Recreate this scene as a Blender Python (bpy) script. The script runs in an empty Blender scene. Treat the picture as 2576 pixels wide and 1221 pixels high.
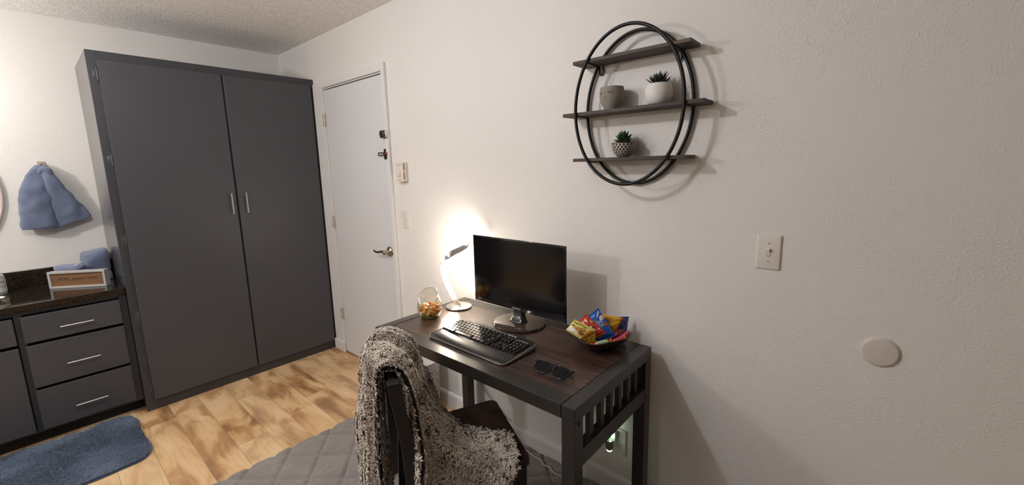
import bpy, bmesh, math, random
from mathutils import Vector, Matrix, noise
from math import pi, sin, cos, radians, sqrt
random.seed(7)
SC = bpy.context.scene
COL = SC.collection

# ------------------------------------------------------------------ camera
CAM = Vector((3.8812, -1.5443, 1.4486))
YAW, PITCH, ROLL, FPX, PYS = 40.9965, -9.1918, -1.4021, 1057.3, -20.287
_y, _p, _r = radians(YAW), radians(PITCH), radians(ROLL)
FWD = Vector((-sin(_y)*cos(_p), cos(_y)*cos(_p), sin(_p)))
_rt = FWD.cross(Vector((0, 0, 1))).normalized()
_up = _rt.cross(FWD)
RGT = _rt*cos(_r) + _up*sin(_r)
UPV = -_rt*sin(_r) + _up*cos(_r)
cd = bpy.data.cameras.new('camera')
cd.sensor_width = 36.0
cd.lens = 36.0*FPX/2576.0
cd.shift_y = PYS/2576.0
cd.clip_start = 0.02
cam = bpy.data.objects.new('camera', cd)
COL.objects.link(cam)
mw = Matrix((RGT, UPV, -FWD)).transposed().to_4x4()
mw.translation = CAM
cam.matrix_world = mw
SC.camera = cam

# ------------------------------------------------------------------ world, lights, exposure
SC.view_settings.view_transform = 'Standard'
SC.view_settings.look = 'None'
SC.view_settings.exposure = 0.0
SC.view_settings.gamma = 1.0
SC.view_settings.use_curve_mapping = False
w = bpy.data.worlds.new('world')
SC.world = w
w.use_nodes = True
w.node_tree.nodes['Background'].inputs[0].default_value = (0.5, 0.55, 0.65, 1)
w.node_tree.nodes['Background'].inputs[1].default_value = 0.02

def point_light(name, loc, power, color, radius):
    l = bpy.data.lights.new(name, 'POINT')
    l.energy = power; l.color = color; l.shadow_soft_size = radius
    o = bpy.data.objects.new(name, l); o.location = loc
    COL.objects.link(o)
    return o
# ceiling fixture in the room, fixture over the hall end, bulbs over the vanity mirror
point_light('room_lamp_light', (2.34, -1.60, 2.28), 33, (0.93, 0.95, 1.0), 0.04)
point_light('rear_fill_light', (2.2, -3.4, 1.85), 9, (0.90, 0.97, 1.0), 0.18)  # added fill from the left rear, no known lamp stands there
point_light('entry_ceiling_light', (1.08, -2.65, 1.98), 47, (1.0, 0.95, 0.91), 0.06)
for _i, _yy in enumerate((-1.82, -2.02, -2.22)):
    point_light('vanity_bulb_light', (0.22, _yy, 1.95), 2.1, (1.0, 0.96, 0.95), 0.05)

# ------------------------------------------------------------------ materials
def lin(c):
    if isinstance(c, str):
        c = [int(c[i:i+2], 16)/255 for i in (0, 2, 4)]
    return tuple(((v/12.92) if v <= 0.04045 else ((v+0.055)/1.055)**2.4) for v in c) + (1.0,)

class NT:
    def __init__(s, name):
        s.m = bpy.data.materials.new(name); s.m.use_nodes = True
        s.t = s.m.node_tree; s.N = s.t.nodes; s.L = s.t.links
        s.b = s.N['Principled BSDF']
        s.co = s.N.new('ShaderNodeTexCoord').outputs['Object']
    def new(s, typ, **kw):
        n = s.N.new(typ)
        for k, v in kw.items(): setattr(n, k, v)
        return n
    def put(s, sock, v):
        if hasattr(v, 'links') or isinstance(v, bpy.types.NodeSocket): s.L.new(v, sock)
        else: sock.default_value = v
    def math(s, op, a, b=0.0, c=0.0, clamp=False):
        n = s.new('ShaderNodeMath', operation=op); n.use_clamp = clamp
        s.put(n.inputs[0], a); s.put(n.inputs[1], b); s.put(n.inputs[2], c)
        return n.outputs[0]
    def mapping(s, scale=(1, 1, 1), rot=(0, 0, 0), loc=(0, 0, 0), src=None):
        n = s.new('ShaderNodeMapping'); s.put(n.inputs[0], src or s.co)
        n.inputs['Scale'].default_value = scale; n.inputs['Rotation'].default_value = rot
        n.inputs['Location'].default_value = loc
        return n.outputs[0]
    def noise(s, scale, detail=2, rough=0.5, src=None, dist=0.0):
        n = s.new('ShaderNodeTexNoise'); s.put(n.inputs['Vector'], src or s.co)
        n.inputs['Scale'].default_value = scale; n.inputs['Detail'].default_value = detail
        n.inputs['Roughness'].default_value = rough; n.inputs['Distortion'].default_value = dist
        return n.outputs['Fac']
    def ramp(s, fac, stops):
        n = s.new('ShaderNodeValToRGB'); s.put(n.inputs[0], fac)
        e = n.color_ramp.elements
        while len(e) < len(stops): e.new(0.5)
        for i, (p, c) in enumerate(stops):
            e[i].position = p; e[i].color = lin(c) if not isinstance(c, float) else (c, c, c, 1)
        return n.outputs[0]
    def mix(s, fac, a, b):
        n = s.new('ShaderNodeMix', data_type='RGBA')
        s.put(n.inputs[0], fac); s.put(n.inputs[6], a); s.put(n.inputs[7], b)
        return n.outputs[2]
    def bump(s, h, strength, dist):
        n = s.new('ShaderNodeBump'); s.put(n.inputs['Height'], h)
        n.inputs['Strength'].default_value = strength; n.inputs['Distance'].default_value = dist
        s.L.new(n.outputs[0], s.b.inputs['Normal'])
        return n
    def base(s, v): s.put(s.b.inputs['Base Color'], v)
    def set(s, **kw):
        for k, v in kw.items(): s.put(s.b.inputs[k.replace('_', ' ')], v)

MATS = {}
def M(key, col='808080', rough=0.5, metal=0.0, var=0.06, nscale=14.0, bump=0.0, bscale=80.0, bdist=0.001, **kw):
    """plain procedural material: colour with slight mottling and optional fine bump"""
    if key in MATS: return MATS[key]
    n = NT(key); c = lin(col)
    f = n.noise(nscale, 3)
    a = tuple(max(0, v*(1-var)) for v in c[:3]) + (1,); b = tuple(min(1, v*(1+var)) for v in c[:3]) + (1,)
    n.base(n.mix(f, a, b))
    n.set(Roughness=rough, Metallic=metal)
    for k, v in kw.items(): n.set(**{k: v})
    if bump: n.bump(n.noise(bscale, 3), bump, bdist)
    MATS[key] = n.m
    return n.m

def m_wall(key, col, coarse=1.0):
    n = NT(key)
    c = lin(col)
    big = n.noise(1.7, 2)
    n.base(n.mix(big, tuple(v*0.985 for v in c[:3])+(1,), c))
    n.set(Roughness=0.62)
    fine = n.noise(230, 3, 0.6)
    blobs = n.ramp(n.noise(185, 1, 0.4), [(0.54, 0.0), (0.70, 1.0)])
    patch = n.ramp(n.noise(2.3, 2), [(0.40, 0.35), (0.64, 1.0)])
    h = n.math('ADD', n.math('MULTIPLY', fine, 0.5), n.math('MULTIPLY', n.math('MULTIPLY', blobs, patch), 1.1*coarse))
    n.bump(h, 0.5, 0.0017)
    return n.m

def m_ceiling():
    n = NT('ceiling_popcorn')
    v = n.new('ShaderNodeTexVoronoi'); v.inputs['Scale'].default_value = 95
    n.put(v.inputs['Vector'], n.co)
    f = n.noise(120, 4, 0.7)
    h = n.math('SUBTRACT', f, n.math('MULTIPLY', v.outputs['Distance'], 0.7))
    n.base(n.mix(n.ramp(f, [(0.40, 0.0), (0.50, 1.0)]), lin('dcd8d2'), lin('fbf9f6')))  # low pits get a darker tone, their shade put into the colour
    n.set(Roughness=0.9)
    n.bump(h, 0.55, 0.0045)
    return n.m

def m_floor():
    n = NT('floor_laminate_planks')
    sep = n.new('ShaderNodeSeparateXYZ'); n.put(sep.inputs[0], n.co)
    X, Y = sep.outputs[0], sep.outputs[1]
    r = n.math('DIVIDE', n.math('ADD', Y, 10.0-0.02), 0.15)
    row = n.math('FLOOR', r)
    wn = n.new('ShaderNodeTexWhiteNoise', noise_dimensions='1D'); n.put(wn.inputs['W'], row)
    c_ = n.math('ADD', n.math('DIVIDE', X, 0.92), n.math('MULTIPLY', wn.outputs['Value'], 7.0))
    colu = n.math('FLOOR', c_)
    cmb = n.new('ShaderNodeCombineXYZ'); n.put(cmb.inputs[0], row); n.put(cmb.inputs[1], colu)
    wc = n.new('ShaderNodeTexWhiteNoise', noise_dimensions='2D'); n.put(wc.inputs['Vector'], cmb.outputs[0])
    cell = wc.outputs['Value']
    # coordinates per plank
    cx = n.new('ShaderNodeCombineXYZ')
    n.put(cx.inputs[0], n.math('MULTIPLY', X, 1.6)); n.put(cx.inputs[1], n.math('MULTIPLY', Y, 5.0))
    n.put(cx.inputs[2], n.math('MULTIPLY', cell, 40.0))
    cloud = n.noise(1.6, 3, 0.5, src=cx.outputs[0], dist=0.8)
    cy = n.new('ShaderNodeCombineXYZ')
    n.put(cy.inputs[0], n.math('MULTIPLY', X, 3.0)); n.put(cy.inputs[1], n.math('MULTIPLY', Y, 42.0))
    n.put(cy.inputs[2], n.math('MULTIPLY', cell, 17.0))
    grain = n.noise(2.0, 5, 0.6, src=cy.outputs[0])
    ck = n.new('ShaderNodeCombineXYZ')
    n.put(ck.inputs[0], n.math('MULTIPLY', X, 5.5)); n.put(ck.inputs[1], n.math('MULTIPLY', Y, 11.0))
    n.put(ck.inputs[2], n.math('MULTIPLY', cell, 23.0))
    knot = n.ramp(n.noise(1.25, 4, 0.6, src=ck.outputs[0]), [(0.665, 0.0), (0.76, 1.0)])
    base = n.ramp(cloud, [(0.34, 'e3c196'), (0.47, 'd6b080'), (0.56, 'b88c5f'), (0.68, '8c6340')])
    lightness = n.mix(n.math('MULTIPLY', cell, 0.42), base, lin('e8cda4'))
    withgrain = n.mix(n.math('MULTIPLY', n.ramp(grain, [(0.5, 0.0), (0.75, 1.0)]), 0.30), lightness, lin('8a6546'))
    withknot = n.mix(n.math('MULTIPLY', knot, 0.75), withgrain, lin('4a3424'))
    fr = n.math('FRACT', r); fc = n.math('FRACT', c_)
    edge = n.math('MAXIMUM', n.math('GREATER_THAN', n.math('ABSOLUTE', n.math('SUBTRACT', fr, 0.5)), 0.492),
                  n.math('GREATER_THAN', n.math('ABSOLUTE', n.math('SUBTRACT', fc, 0.5)), 0.4985))
    n.base(n.mix(n.math('MULTIPLY', edge, 0.45), withknot, lin('5a4028')))
    n.set(Roughness=0.42)
    n.bump(n.math('SUBTRACT', n.math('MULTIPLY', grain, 0.3), edge), 0.35, 0.0012)
    return n.m

def m_wood(key, dark, mid, light, axis='x', rough=0.35, scale=1.0):
    if key in MATS: return MATS[key]
    n = NT(key)
    s = {'x': (1.2, 22, 22), 'y': (22, 1.2, 22), 'z': (22, 22, 1.2)}[axis]
    g = n.noise(2.2*scale, 5, 0.62, src=n.mapping(scale=s), dist=0.6)
    n.base(n.ramp(g, [(0.3, dark), (0.52, mid), (0.75, light)]))
    n.set(Roughness=rough)
    n.bump(g, 0.12, 0.0006)
    MATS[key] = n.m
    return n.m

def m_granite():
    n = NT('dark_granite')
    v = n.noise(170, 4, 0.75); b = n.noise(40, 3)
    n.base(n.mix(n.ramp(b, [(0.45, 0.0), (0.7, 0.5)]), n.ramp(v, [(0.44, '14100d'), (0.58, '2c241c'), (0.72, '6b5b46')]), lin('2a1d18')))
    n.set(Roughness=0.07)
    return n.m

def m_terry(key, col, col2):
    if key in MATS: return MATS[key]
    n = NT(key)
    f = n.noise(260, 3, 0.7); g = n.noise(18, 3)
    n.base(n.mix(g, lin(col), lin(col2)))
    n.set(Roughness=0.95, Sheen_Weight=0.4)
    n.bump(f, 0.9, 0.004)
    MATS[key] = n.m
    return n.m

def m_tuft(key, root, tip, dark=None):
    """pile yarn: colour runs from root to tip by the vertex attribute 'pile'"""
    n = NT(key)
    a = n.new('ShaderNodeAttribute', attribute_name='pile')
    c = n.new('ShaderNodeSeparateColor'); n.put(c.inputs[0], a.outputs['Color'])
    t = n.ramp(c.outputs[0], [(0.0, root), (0.25, root), (0.60, tip), (1.0, tip)])
    n.base(n.mix(c.outputs[1], t, lin(dark or root)))
    n.set(Roughness=0.85, Sheen_Weight=0.2)
    return n.m

def m_glass(key, col='ffffff', rough=0.0, ior=1.45):
    n = NT(key)
    tr = n.new('ShaderNodeBsdfTransparent'); tr.inputs[0].default_value = lin(col)
    gl = n.new('ShaderNodeBsdfGlossy'); gl.inputs['Roughness'].default_value = 0.02
    lw = n.new('ShaderNodeLayerWeight'); lw.inputs[0].default_value = 0.5
    mx = n.new('ShaderNodeMixShader')
    n.put(mx.inputs[0], n.math('ADD', n.math('MULTIPLY', n.math('POWER', lw.outputs['Facing'], 4.0), 0.75), 0.045, clamp=True))
    n.L.new(tr.outputs[0], mx.inputs[1]); n.L.new(gl.outputs[0], mx.inputs[2])
    n.L.new(mx.outputs[0], n.N['Material Output'].inputs['Surface'])
    return n.m

def m_emit(key, col, strength):
    n = NT(key)
    n.base(lin(col)); n.set(Emission_Color=lin(col), Emission_Strength=strength)
    return n.m

WALL = m_wall('painted_wall', 'e9e4df')
WHITE = M('white_trim_paint', 'e4e1de', 0.4, var=0.02)
DOORW = M('white_door_paint', 'dcdbdb', 0.45, var=0.02, bump=0.15, bscale=200, bdist=0.0005)
PLATE = M('white_switch_plastic', 'e3dbd2', 0.3, var=0.01)
GREY = M('charcoal_cabinet_paint', '464549', 0.42, var=0.05, nscale=5, bump=0.25, bscale=220, bdist=0.0006)
GREYD = M('charcoal_frame_paint', '3b3b3e', 0.42, var=0.06, nscale=6, bump=0.25, bscale=180, bdist=0.0006)
GAPB = M('dark_gap', '0c0b0c', 0.9)
STEEL = M('brushed_steel', 'c9c6c0', 0.28, 1.0, var=0.03)
CHROME = M('polished_chrome', 'dcdbd8', 0.06, 1.0, var=0.01)
BRONZE = M('dark_bronze', '3a2c26', 0.35, 0.8)
NICKEL = M('satin_nickel', 'a89a8a', 0.25, 1.0, var=0.04)
BLACKM = M('black_powder_metal', '0e0c0c', 0.45, 0.3)
DESKF = M('espresso_desk_frame', '2c2824', 0.30, var=0.10, nscale=9, bump=0.15, bscale=120, bdist=0.0006)
DESKW = m_wood('walnut_desk_panel', '2c1e1a', '443129', '554137', 'x', 0.26)
SHELFW = m_wood('weathered_shelf_board', '221915', '41322a', '64523f', 'x', 0.6)
CHAIRW = m_wood('dark_chair_wood', '1d120e', '32201a', '402b22', 'y', 0.32)
CHAIRF = M('dark_chair_frame', '262020', 0.4, var=0.1)
BLKGLOSS = M('black_gloss_plastic', '141214', 0.10, var=0.05)
BLKMATTE = M('black_matte_plastic', '1b191a', 0.42, var=0.08)
SCREEN = M('dark_screen', '0a090b', 0.12, var=0.10, nscale=4, Specular_IOR_Level=0.35)
TERRY = m_terry('slate_blue_terry', '5a667f', '76829c')
TERRYP = m_terry('periwinkle_terry', '6a6f92', '8287a8')
GRANITE = m_granite()

# ------------------------------------------------------------------ object helpers
MW = {}
def finish(o, label=None, cat=None, group=None, kind=None):
    if label: o['label'] = label
    if cat: o['category'] = cat
    if group: o['group'] = group
    if kind: o['kind'] = kind
    return o
def thing(name, label, cat, loc=(0, 0, 0), rotz=0.0, group=None, rot=None):
    o = bpy.data.objects.new(name, None)
    o.empty_display_size = 0.05
    o.location = loc
    o.rotation_euler = rot if rot else (0, 0, rotz)
    COL.objects.link(o)
    return finish(o, label, cat, group)
def obj(name, bm, mat, parent=None, smooth=False, label=None, cat=None, group=None, kind=None, loc=None, rot=None):
    me = bpy.data.meshes.new(name)
    bm.normal_update()
    bm.to_mesh(me); bm.free()
    for m_ in (mat if isinstance(mat, (list, tuple)) else [mat]): me.materials.append(m_)
    if smooth:
        me.polygons.foreach_set('use_smooth', [True]*len(me.polygons))
        if smooth == 'auto' and hasattr(me, 'set_sharp_from_angle'): me.set_sharp_from_angle(angle=radians(40))
    o = bpy.data.objects.new(name, me)
    COL.objects.link(o)
    if parent: o.parent = parent
    if loc: o.location = loc
    if rot: o.rotation_euler = rot
    return finish(o, label, cat, group, kind)
def struct(name, bm, mat, parent=None, **kw):
    return obj(name, bm, mat, parent, kind=None if parent else 'structure', **kw)

def nb(): return bmesh.new()
def box(bm, x0, x1, y0, y1, z0, z1, bev=0.0, mi=0, mtx=None, seg=2):
    r = bmesh.ops.create_cube(bm, size=1.0)
    vs = r['verts']
    for v in vs:
        v.co = Vector(((x0+x1)/2 + v.co.x*(x1-x0), (y0+y1)/2 + v.co.y*(y1-y0), (z0+z1)/2 + v.co.z*(z1-z0)))
    fs = list({f for v in vs for f in v.link_faces})
    if bev > 0:
        es = list({e for v in vs for e in v.link_edges})
        rr = bmesh.ops.bevel(bm, geom=es, offset=bev, segments=seg, affect='EDGES', profile=0.5)
        fs = list({f for v in rr['verts'] for f in v.link_faces} | {f for f in fs if f.is_valid})
        vs = list({v for f in fs for v in f.verts})
    for f in fs:
        if f.is_valid: f.material_index = mi
    if mtx:
        for v in vs:
            if v.is_valid: v.co = mtx @ v.co
    return vs
def bx(x0, x1, y0, y1, z0, z1, bev=0.0, mtx=None):
    bm = nb(); box(bm, x0, x1, y0, y1, z0, z1, bev, mtx=mtx); return bm
def grid(bm, P, closed_u=False, closed_v=False, mi=0, cap0=False, cap1=False):
    """P[i][j] points -> quads; u = i, v = j"""
    V = [[bm.verts.new(p) for p in row] for row in P]
    nu, nv = len(V), len(V[0])
    for i in range(nu if closed_u else nu-1):
        for j in range(nv if closed_v else nv-1):
            a, b, c, d = V[i][j], V[(i+1) % nu][j], V[(i+1) % nu][(j+1) % nv], V[i][(j+1) % nv]
            try:
                f = bm.faces.new((a, b, c, d)); f.material_index = mi
            except ValueError: pass
    if cap0:
        f = bm.faces.new(V[0]); f.material_index = mi
    if cap1:
        f = bm.faces.new(V[-1][::-1]); f.material_index = mi
    return V
def lathe(bm, prof, n=32, c=(0, 0, 0), mi=0, cap0=False, cap1=False):
    P = [[Vector((c[0]+r*cos(2*pi*k/n), c[1]+r*sin(2*pi*k/n), c[2]+z)) for k in range(n)] for r, z in prof]
    V = grid(bm, P, closed_v=True, mi=mi, cap0=cap0, cap1=cap1)
    return V
def cyl(bm, p, q, r, n=16, mi=0, r2=None):
    p, q = Vector(p), Vector(q)
    t = (q-p).normalized()
    a = t.orthogonal().normalized(); b = t.cross(a)
    P = [[c + (a*cos(2*pi*k/n)+b*sin(2*pi*k/n))*rr for k in range(n)] for c, rr in ((p, r), (q, r if r2 is None else r2))]
    grid(bm, P, closed_v=True, mi=mi, cap0=True, cap1=True)
def tube(bm, pts, r, n=10, closed=False, mi=0, cap=True):
    pts = [Vector(p) for p in pts]
    m_ = len(pts); P = []
    prev = None
    for i, p in enumerate(pts):
        if closed: t = (pts[(i+1) % m_]-pts[i-1]).normalized()
        else: t = (pts[min(i+1, m_-1)]-pts[max(i-1, 0)]).normalized()
        a = t.orthogonal().normalized() if prev is None else (prev - t*prev.dot(t)).normalized()
        prev = a; b = t.cross(a)
        rr = r[i] if isinstance(r, (list, tuple)) else r
        P.append([p+(a*cos(2*pi*k/n)+b*sin(2*pi*k/n))*rr for k in range(n)])
    grid(bm, P, closed_u=closed, closed_v=True, mi=mi, cap0=cap and not closed, cap1=cap and not closed)
def crom(P, n):
    """Catmull-Rom through points, n samples per span"""
    P = [Vector(p) for p in P]; out = []
    for i in range(len(P)-1):
        a, b, c, d = P[max(i-1, 0)], P[i], P[i+1], P[min(i+2, len(P)-1)]
        for k in range(n):
            t = k/n
            out.append(0.5*((2*b)+(c-a)*t+(2*a-5*b+4*c-d)*t*t+(3*b-a-3*c+d)*t**3))
    out.append(P[-1].copy())
    return out
def prism(bm, pts2, axis, a, b, mi=0):
    """extrude a 2-D outline along an axis from a to b"""
    def mk(p, t):
        return {'x': Vector((t, p[0], p[1])), 'y': Vector((p[0], t, p[1])), 'z': Vector((p[0], p[1], t))}[axis]
    A = [bm.verts.new(mk(p, a)) for p in pts2]; B = [bm.verts.new(mk(p, b)) for p in pts2]
    n = len(pts2)
    for i in range(n):
        f = bm.faces.new((A[i], A[(i+1) % n], B[(i+1) % n], B[i])); f.material_index = mi
    for L_ in (A[::-1], B):
        f = bm.faces.new(L_); f.material_index = mi
    bmesh.ops.recalc_face_normals(bm, faces=bm.faces[:])
def rrect(w, h, r, n=5):
    out = []
    for cx, cy, a0 in ((w/2-r, h/2-r, 0), (-w/2+r, h/2-r, 90), (-w/2+r, -h/2+r, 180), (w/2-r, -h/2+r, 270)):
        for k in range(n+1):
            a = radians(a0+90*k/n); out.append((cx+r*cos(a), cy+r*sin(a)))
    return out
def text_bm(s, size, depth=0.0, spacing=1.0, shear=0.0):
    """real lettering as mesh, centred, in its own XY plane"""
    cu = bpy.data.curves.new('txt', 'FONT'); cu.body = s; cu.size = size; cu.extrude = depth
    cu.align_x = 'CENTER'; cu.align_y = 'CENTER'; cu.space_character = spacing; cu.shear = shear
    cu.resolution_u = 3
    o = bpy.data.objects.new('txt', cu); COL.objects.link(o)
    dg = bpy.context.evaluated_depsgraph_get(); dg.update()
    me = bpy.data.meshes.new_from_object(o.evaluated_get(dg))
    bpy.data.objects.remove(o); bpy.data.curves.remove(cu)
    bm = nb(); bm.from_mesh(me); bpy.data.meshes.remove(me)
    return bm
def add_bm(dst, src, mtx=None, fn=None, mi=0):
    mp = {}
    for v in src.verts:
        co = v.co.copy()
        if mtx: co = mtx @ co
        if fn: co = fn(co)
        mp[v] = dst.verts.new(co)
    for f in src.faces:
        try:
            g = dst.faces.new([mp[v] for v in f.verts]); g.material_index = mi
        except ValueError: pass
    src.free()
def frame_mtx(o, xa, ya):
    xa = Vector(xa).normalized(); ya = Vector(ya); ya = (ya-xa*ya.dot(xa)).normalized(); za = xa.cross(ya)
    m_ = Matrix((xa, ya, za)).transposed().to_4x4(); m_.translation = Vector(o)
    return m_
def nz(p, s=1.0, o=0.0):
    return noise.noise(Vector(p)*s + Vector((o, o*1.7, o*0.3)))

# ================================================================== THE ROOM
RX, RY, CZ = 6.0, -4.2, 2.413
bm = nb(); box(bm, -0.1, RX+0.1, RY-0.1, 0.1, -0.1, 0.0); struct('floor', bm, m_floor())
bm = nb(); box(bm, -0.1, RX+0.1, RY-0.1, 0.1, CZ, CZ+0.1); struct('ceiling', bm, m_ceiling())
# the desk wall has the door opening cut in it
DX0, DX1, DT = 0.745, 1.515, 2.04
bm = nb()
box(bm, -0.1, DX0, 0, 0.12, 0, CZ); box(bm, DX1, RX+0.1, 0, 0.12, 0, CZ); box(bm, DX0, DX1, 0, 0.12, DT, CZ)
struct('wall_back', bm, WALL)
bm = nb(); box(bm, -0.12, 0, RY, 0, 0, CZ); struct('wall_left', bm, m_wall('painted_wall_vanity_side', 'e8e4de', 0.5))
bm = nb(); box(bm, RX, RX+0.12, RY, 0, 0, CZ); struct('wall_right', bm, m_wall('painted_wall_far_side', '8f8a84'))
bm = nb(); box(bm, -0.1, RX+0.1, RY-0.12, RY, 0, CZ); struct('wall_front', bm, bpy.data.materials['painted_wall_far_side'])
# baseboards on the desk wall
bm = nb(); prism(bm, [(0, 0), (-0.013, 0), (-0.013, 0.075), (-0.009, 0.088), (0, 0.09)], 'x', DX1+0.035, RX)
struct('baseboard_back', bm, WHITE)
# door casing
bm = nb()
box(bm, 0.594, DX0, -0.016, 0, 0.0, DT+0.05, 0.003)
box(bm, DX0, DX1, -0.016, 0, DT+0.008, DT+0.05, 0.003)
box(bm, DX1+0.002, DX1+0.036, -0.018, 0, 0.0, DT+0.055, 0.003)
struct('trim_1', bm, WHITE)
bm = nb(); box(bm, 0.594, 0.752, -0.030, -0.0165, 0, 0.085, 0.004); struct('trim_2', bm, WHITE)
# door slab
t = thing('door_1', None, None, ((DX0+DX1)/2, 0, 0)); t['kind'] = 'structure'
bm = nb(); box(bm, DX0+0.004-1.13, DX1-0.004-1.13, -0.012, 0.026, 0.012, DT-0.012, 0.002); obj('door_panel', bm, DOORW, t)
for zc in (1.822, 1.06, 0.326):
    bm = nb(); xx = DX0-1.13
    box(bm, xx-0.024, xx-0.003, -0.0185, -0.0163, zc-0.048, zc+0.048, 0.0008)
    box(bm, xx+0.006, xx+0.026, -0.0145, -0.0123, zc-0.048, zc+0.048, 0.0008)
    for k in range(3): cyl(bm, (xx+0.001, -0.019, zc-0.047+k*0.033), (xx+0.001, -0.019, zc-0.047+k*0.033+0.029), 0.0058, 10)
    for s_ in (-1, 1):
        cyl(bm, (xx-0.014, -0.0183, zc+s_*0.032), (xx-0.014, -0.0198, zc+s_*0.032), 0.004, 8, mi=1)
    obj('hinge', bm, [M('painted_hinge', 'cfc6b8', 0.4, 0.2), BRONZE], t, smooth='auto')
# lever handle
lx, lz = 1.478-1.13, 0.912
bm = nb()
lathe(bm, [(0.001, 0.0), (0.033, 0.0), (0.034, 0.004), (0.028, 0.010), (0.014, 0.013), (0.012, 0.035), (0.015, 0.043), (0.013, 0.052), (0.001, 0.055)], 28)
for v in bm.verts: v.co = Vector((lx+v.co.x, -0.012-v.co.z, lz+v.co.y))
lev = crom([(lx, -0.056, lz), (lx-0.03, -0.060, lz+0.004), (lx-0.065, -0.060, lz-0.004), (lx-0.10, -0.058, lz-0.006), (lx-0.125, -0.056, lz+0.002)], 5)
tube(bm, lev, [0.010, 0.010, 0.0095, 0.009, 0.0085]+[0.008]*5+[0.0075]*5+[0.007]*5+[0.006], 10)
bmesh.ops.recalc_face_normals(bm, faces=bm.faces[:])
obj('door_handle', bm, NICKEL, t, smooth=True)
bm = nb(); box(bm, DX1-1.13-0.0035, DX1-1.13-0.001, -0.0135, -0.011, lz-0.03, lz+0.02); obj('strike', bm, BRONZE, t)
# rim lock above
lk = bm = nb()
box(bm, 1.478-1.13, 1.495-1.13, -0.026, -0.012, 1.645, 1.692, 0.002, mi=0)
box(bm, 1.495-1.13, 1.54-1.13, -0.040, -0.012, 1.645, 1.690, 0.003, mi=1)
box(bm, 1.541-1.13, 1.553-1.13, -0.036, -0.018, 1.648, 1.688, 0.002, mi=0)
cyl(bm, (1.516-1.13, -0.040, 1.668), (1.516-1.13, -0.046, 1.668), 0.013, 20, mi=0)
box(bm, 1.514-1.13, 1.518-1.13, -0.054, -0.045, 1.658, 1.678, 0.001, mi=1)
obj('rim_lock', bm, [CHROME, M('dark_lock_case', '4a4744', 0.35, 0.7)], t, smooth='auto')
# swing bar guard
bm = nb()
ox = -1.13
tube(bm, [(1.51+ox, -0.026, 1.553), (1.447+ox, -0.026, 1.555), (1.444+ox, -0.026, 1.552), (1.444+ox, -0.026, 1.540), (1.447+ox, -0.026, 1.537), (1.51+ox, -0.026, 1.539)], 0.0032, 8)
box(bm, 1.496+ox, 1.514+ox, -0.020, -0.012, 1.512, 1.577, 0.002)
cyl(bm, (1.522+ox, -0.034, 1.546), (1.522+ox, -0.012, 1.546), 0.011, 16, mi=1)
box(bm, 1.516+ox, 1.528+ox, -0.0235, -0.018, 1.516, 1.534, 0.001)
cyl(bm, (1.505+ox, -0.0225, 1.569), (1.505+ox, -0.019, 1.569), 0.003, 8, mi=1)
cyl(bm, (1.505+ox, -0.0225, 1.521), (1.505+ox, -0.019, 1.521), 0.003, 8, mi=1)
obj('swing_latch', bm, [BRONZE, M('copper_knob', '7a4a3a', 0.35, 0.8)], t, smooth='auto')

# ------------------------------------------------------------------ wardrobe
W0, W1, WD, WH = -1.227, -0.002, 0.581, 2.131
t = thing('wardrobe', 'tall charcoal built-in wardrobe with two plain doors filling the corner', 'wardrobe', (WD/2, (W0+W1)/2, 0))
ox, oy = -WD/2, -(W0+W1)/2
def wb(x0, x1, y0, y1, z0, z1, bev=0.0015, **k): return bx(x0+ox, x1+ox, y0+oy, y1+oy, z0, z1, bev, **k)
obj('side_panel', wb(0.002, WD-0.019, W0, W0+0.018, 0, WH), M('charcoal_gloss_paint', '464549', 0.20, var=0.05, nscale=5), t)
obj('side_panel', wb(0.002, WD-0.019, W1-0.018, W1, 0, WH), GREY, t)
obj('top_panel', wb(0.002, WD-0.019, W0+0.019, W1-0.019, WH-0.018, WH), GREY, t)
bm = nb()
for y0, y1, z0, z1 in ((W0, W0+0.046, 0, WH), (W1-0.034, W1, 0, WH), (W0+0.046, W1-0.034, WH-0.052, WH), (W0+0.046, W1-0.034, 0, 0.075), (-0.622, -0.588, 0.075, WH-0.052)):
    box(bm, WD-0.018+ox, WD+ox, y0+oy, y1+oy, z0, z1, 0.001)
obj('face_frame', bm, GREYD, t)
obj('gap_shade_sheet', wb(WD-0.035, WD-0.022, W0+0.02, W1-0.02, 0.02, WH-0.03), GAPB, t)  # near-black sheet right behind the doors, its colour stands in for gap shade
for y0, y1, hs in ((-1.187, -0.608, 1), (-0.597, -0.032, -1)):
    d = obj('door', wb(WD+0.001, WD+0.019, y0, y1, 0.068, 2.083, 0.0025), GREY, t)
    hy = (-0.640 if hs > 0 else -0.553)+oy
    bm = nb(); xh = WD+0.044+ox
    cyl(bm, (xh, hy, 1.178), (xh, hy, 1.316), 0.0058, 14)
    for zz in (1.203, 1.291): cyl(bm, (WD+0.018+ox, hy, zz), (xh, hy, zz), 0.004, 10)
    obj('handle', bm, STEEL, d, smooth='auto')
for zc in (2.005, 1.538, 1.075, 0.61, 0.14):
    bm = nb()
    xx = WD+0.006+ox; yy = -1.191+oy
    cyl(bm, (xx, yy, zc-0.030), (xx, yy, zc+0.030), 0.0062, 10)
    cyl(bm, (xx, yy, zc-0.038), (xx, yy, zc-0.030), 0.004, 8); cyl(bm, (xx, yy, zc+0.030), (xx, yy, zc+0.038), 0.004, 8)
    box(bm, WD+ox, WD+0.002+ox, yy-0.019, yy, zc-0.022, zc+0.022, 0.0005)
    obj('hinge', bm, M('grey_painted_hinge', '4c4c51', 0.4, 0.2), t, smooth='auto')

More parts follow.
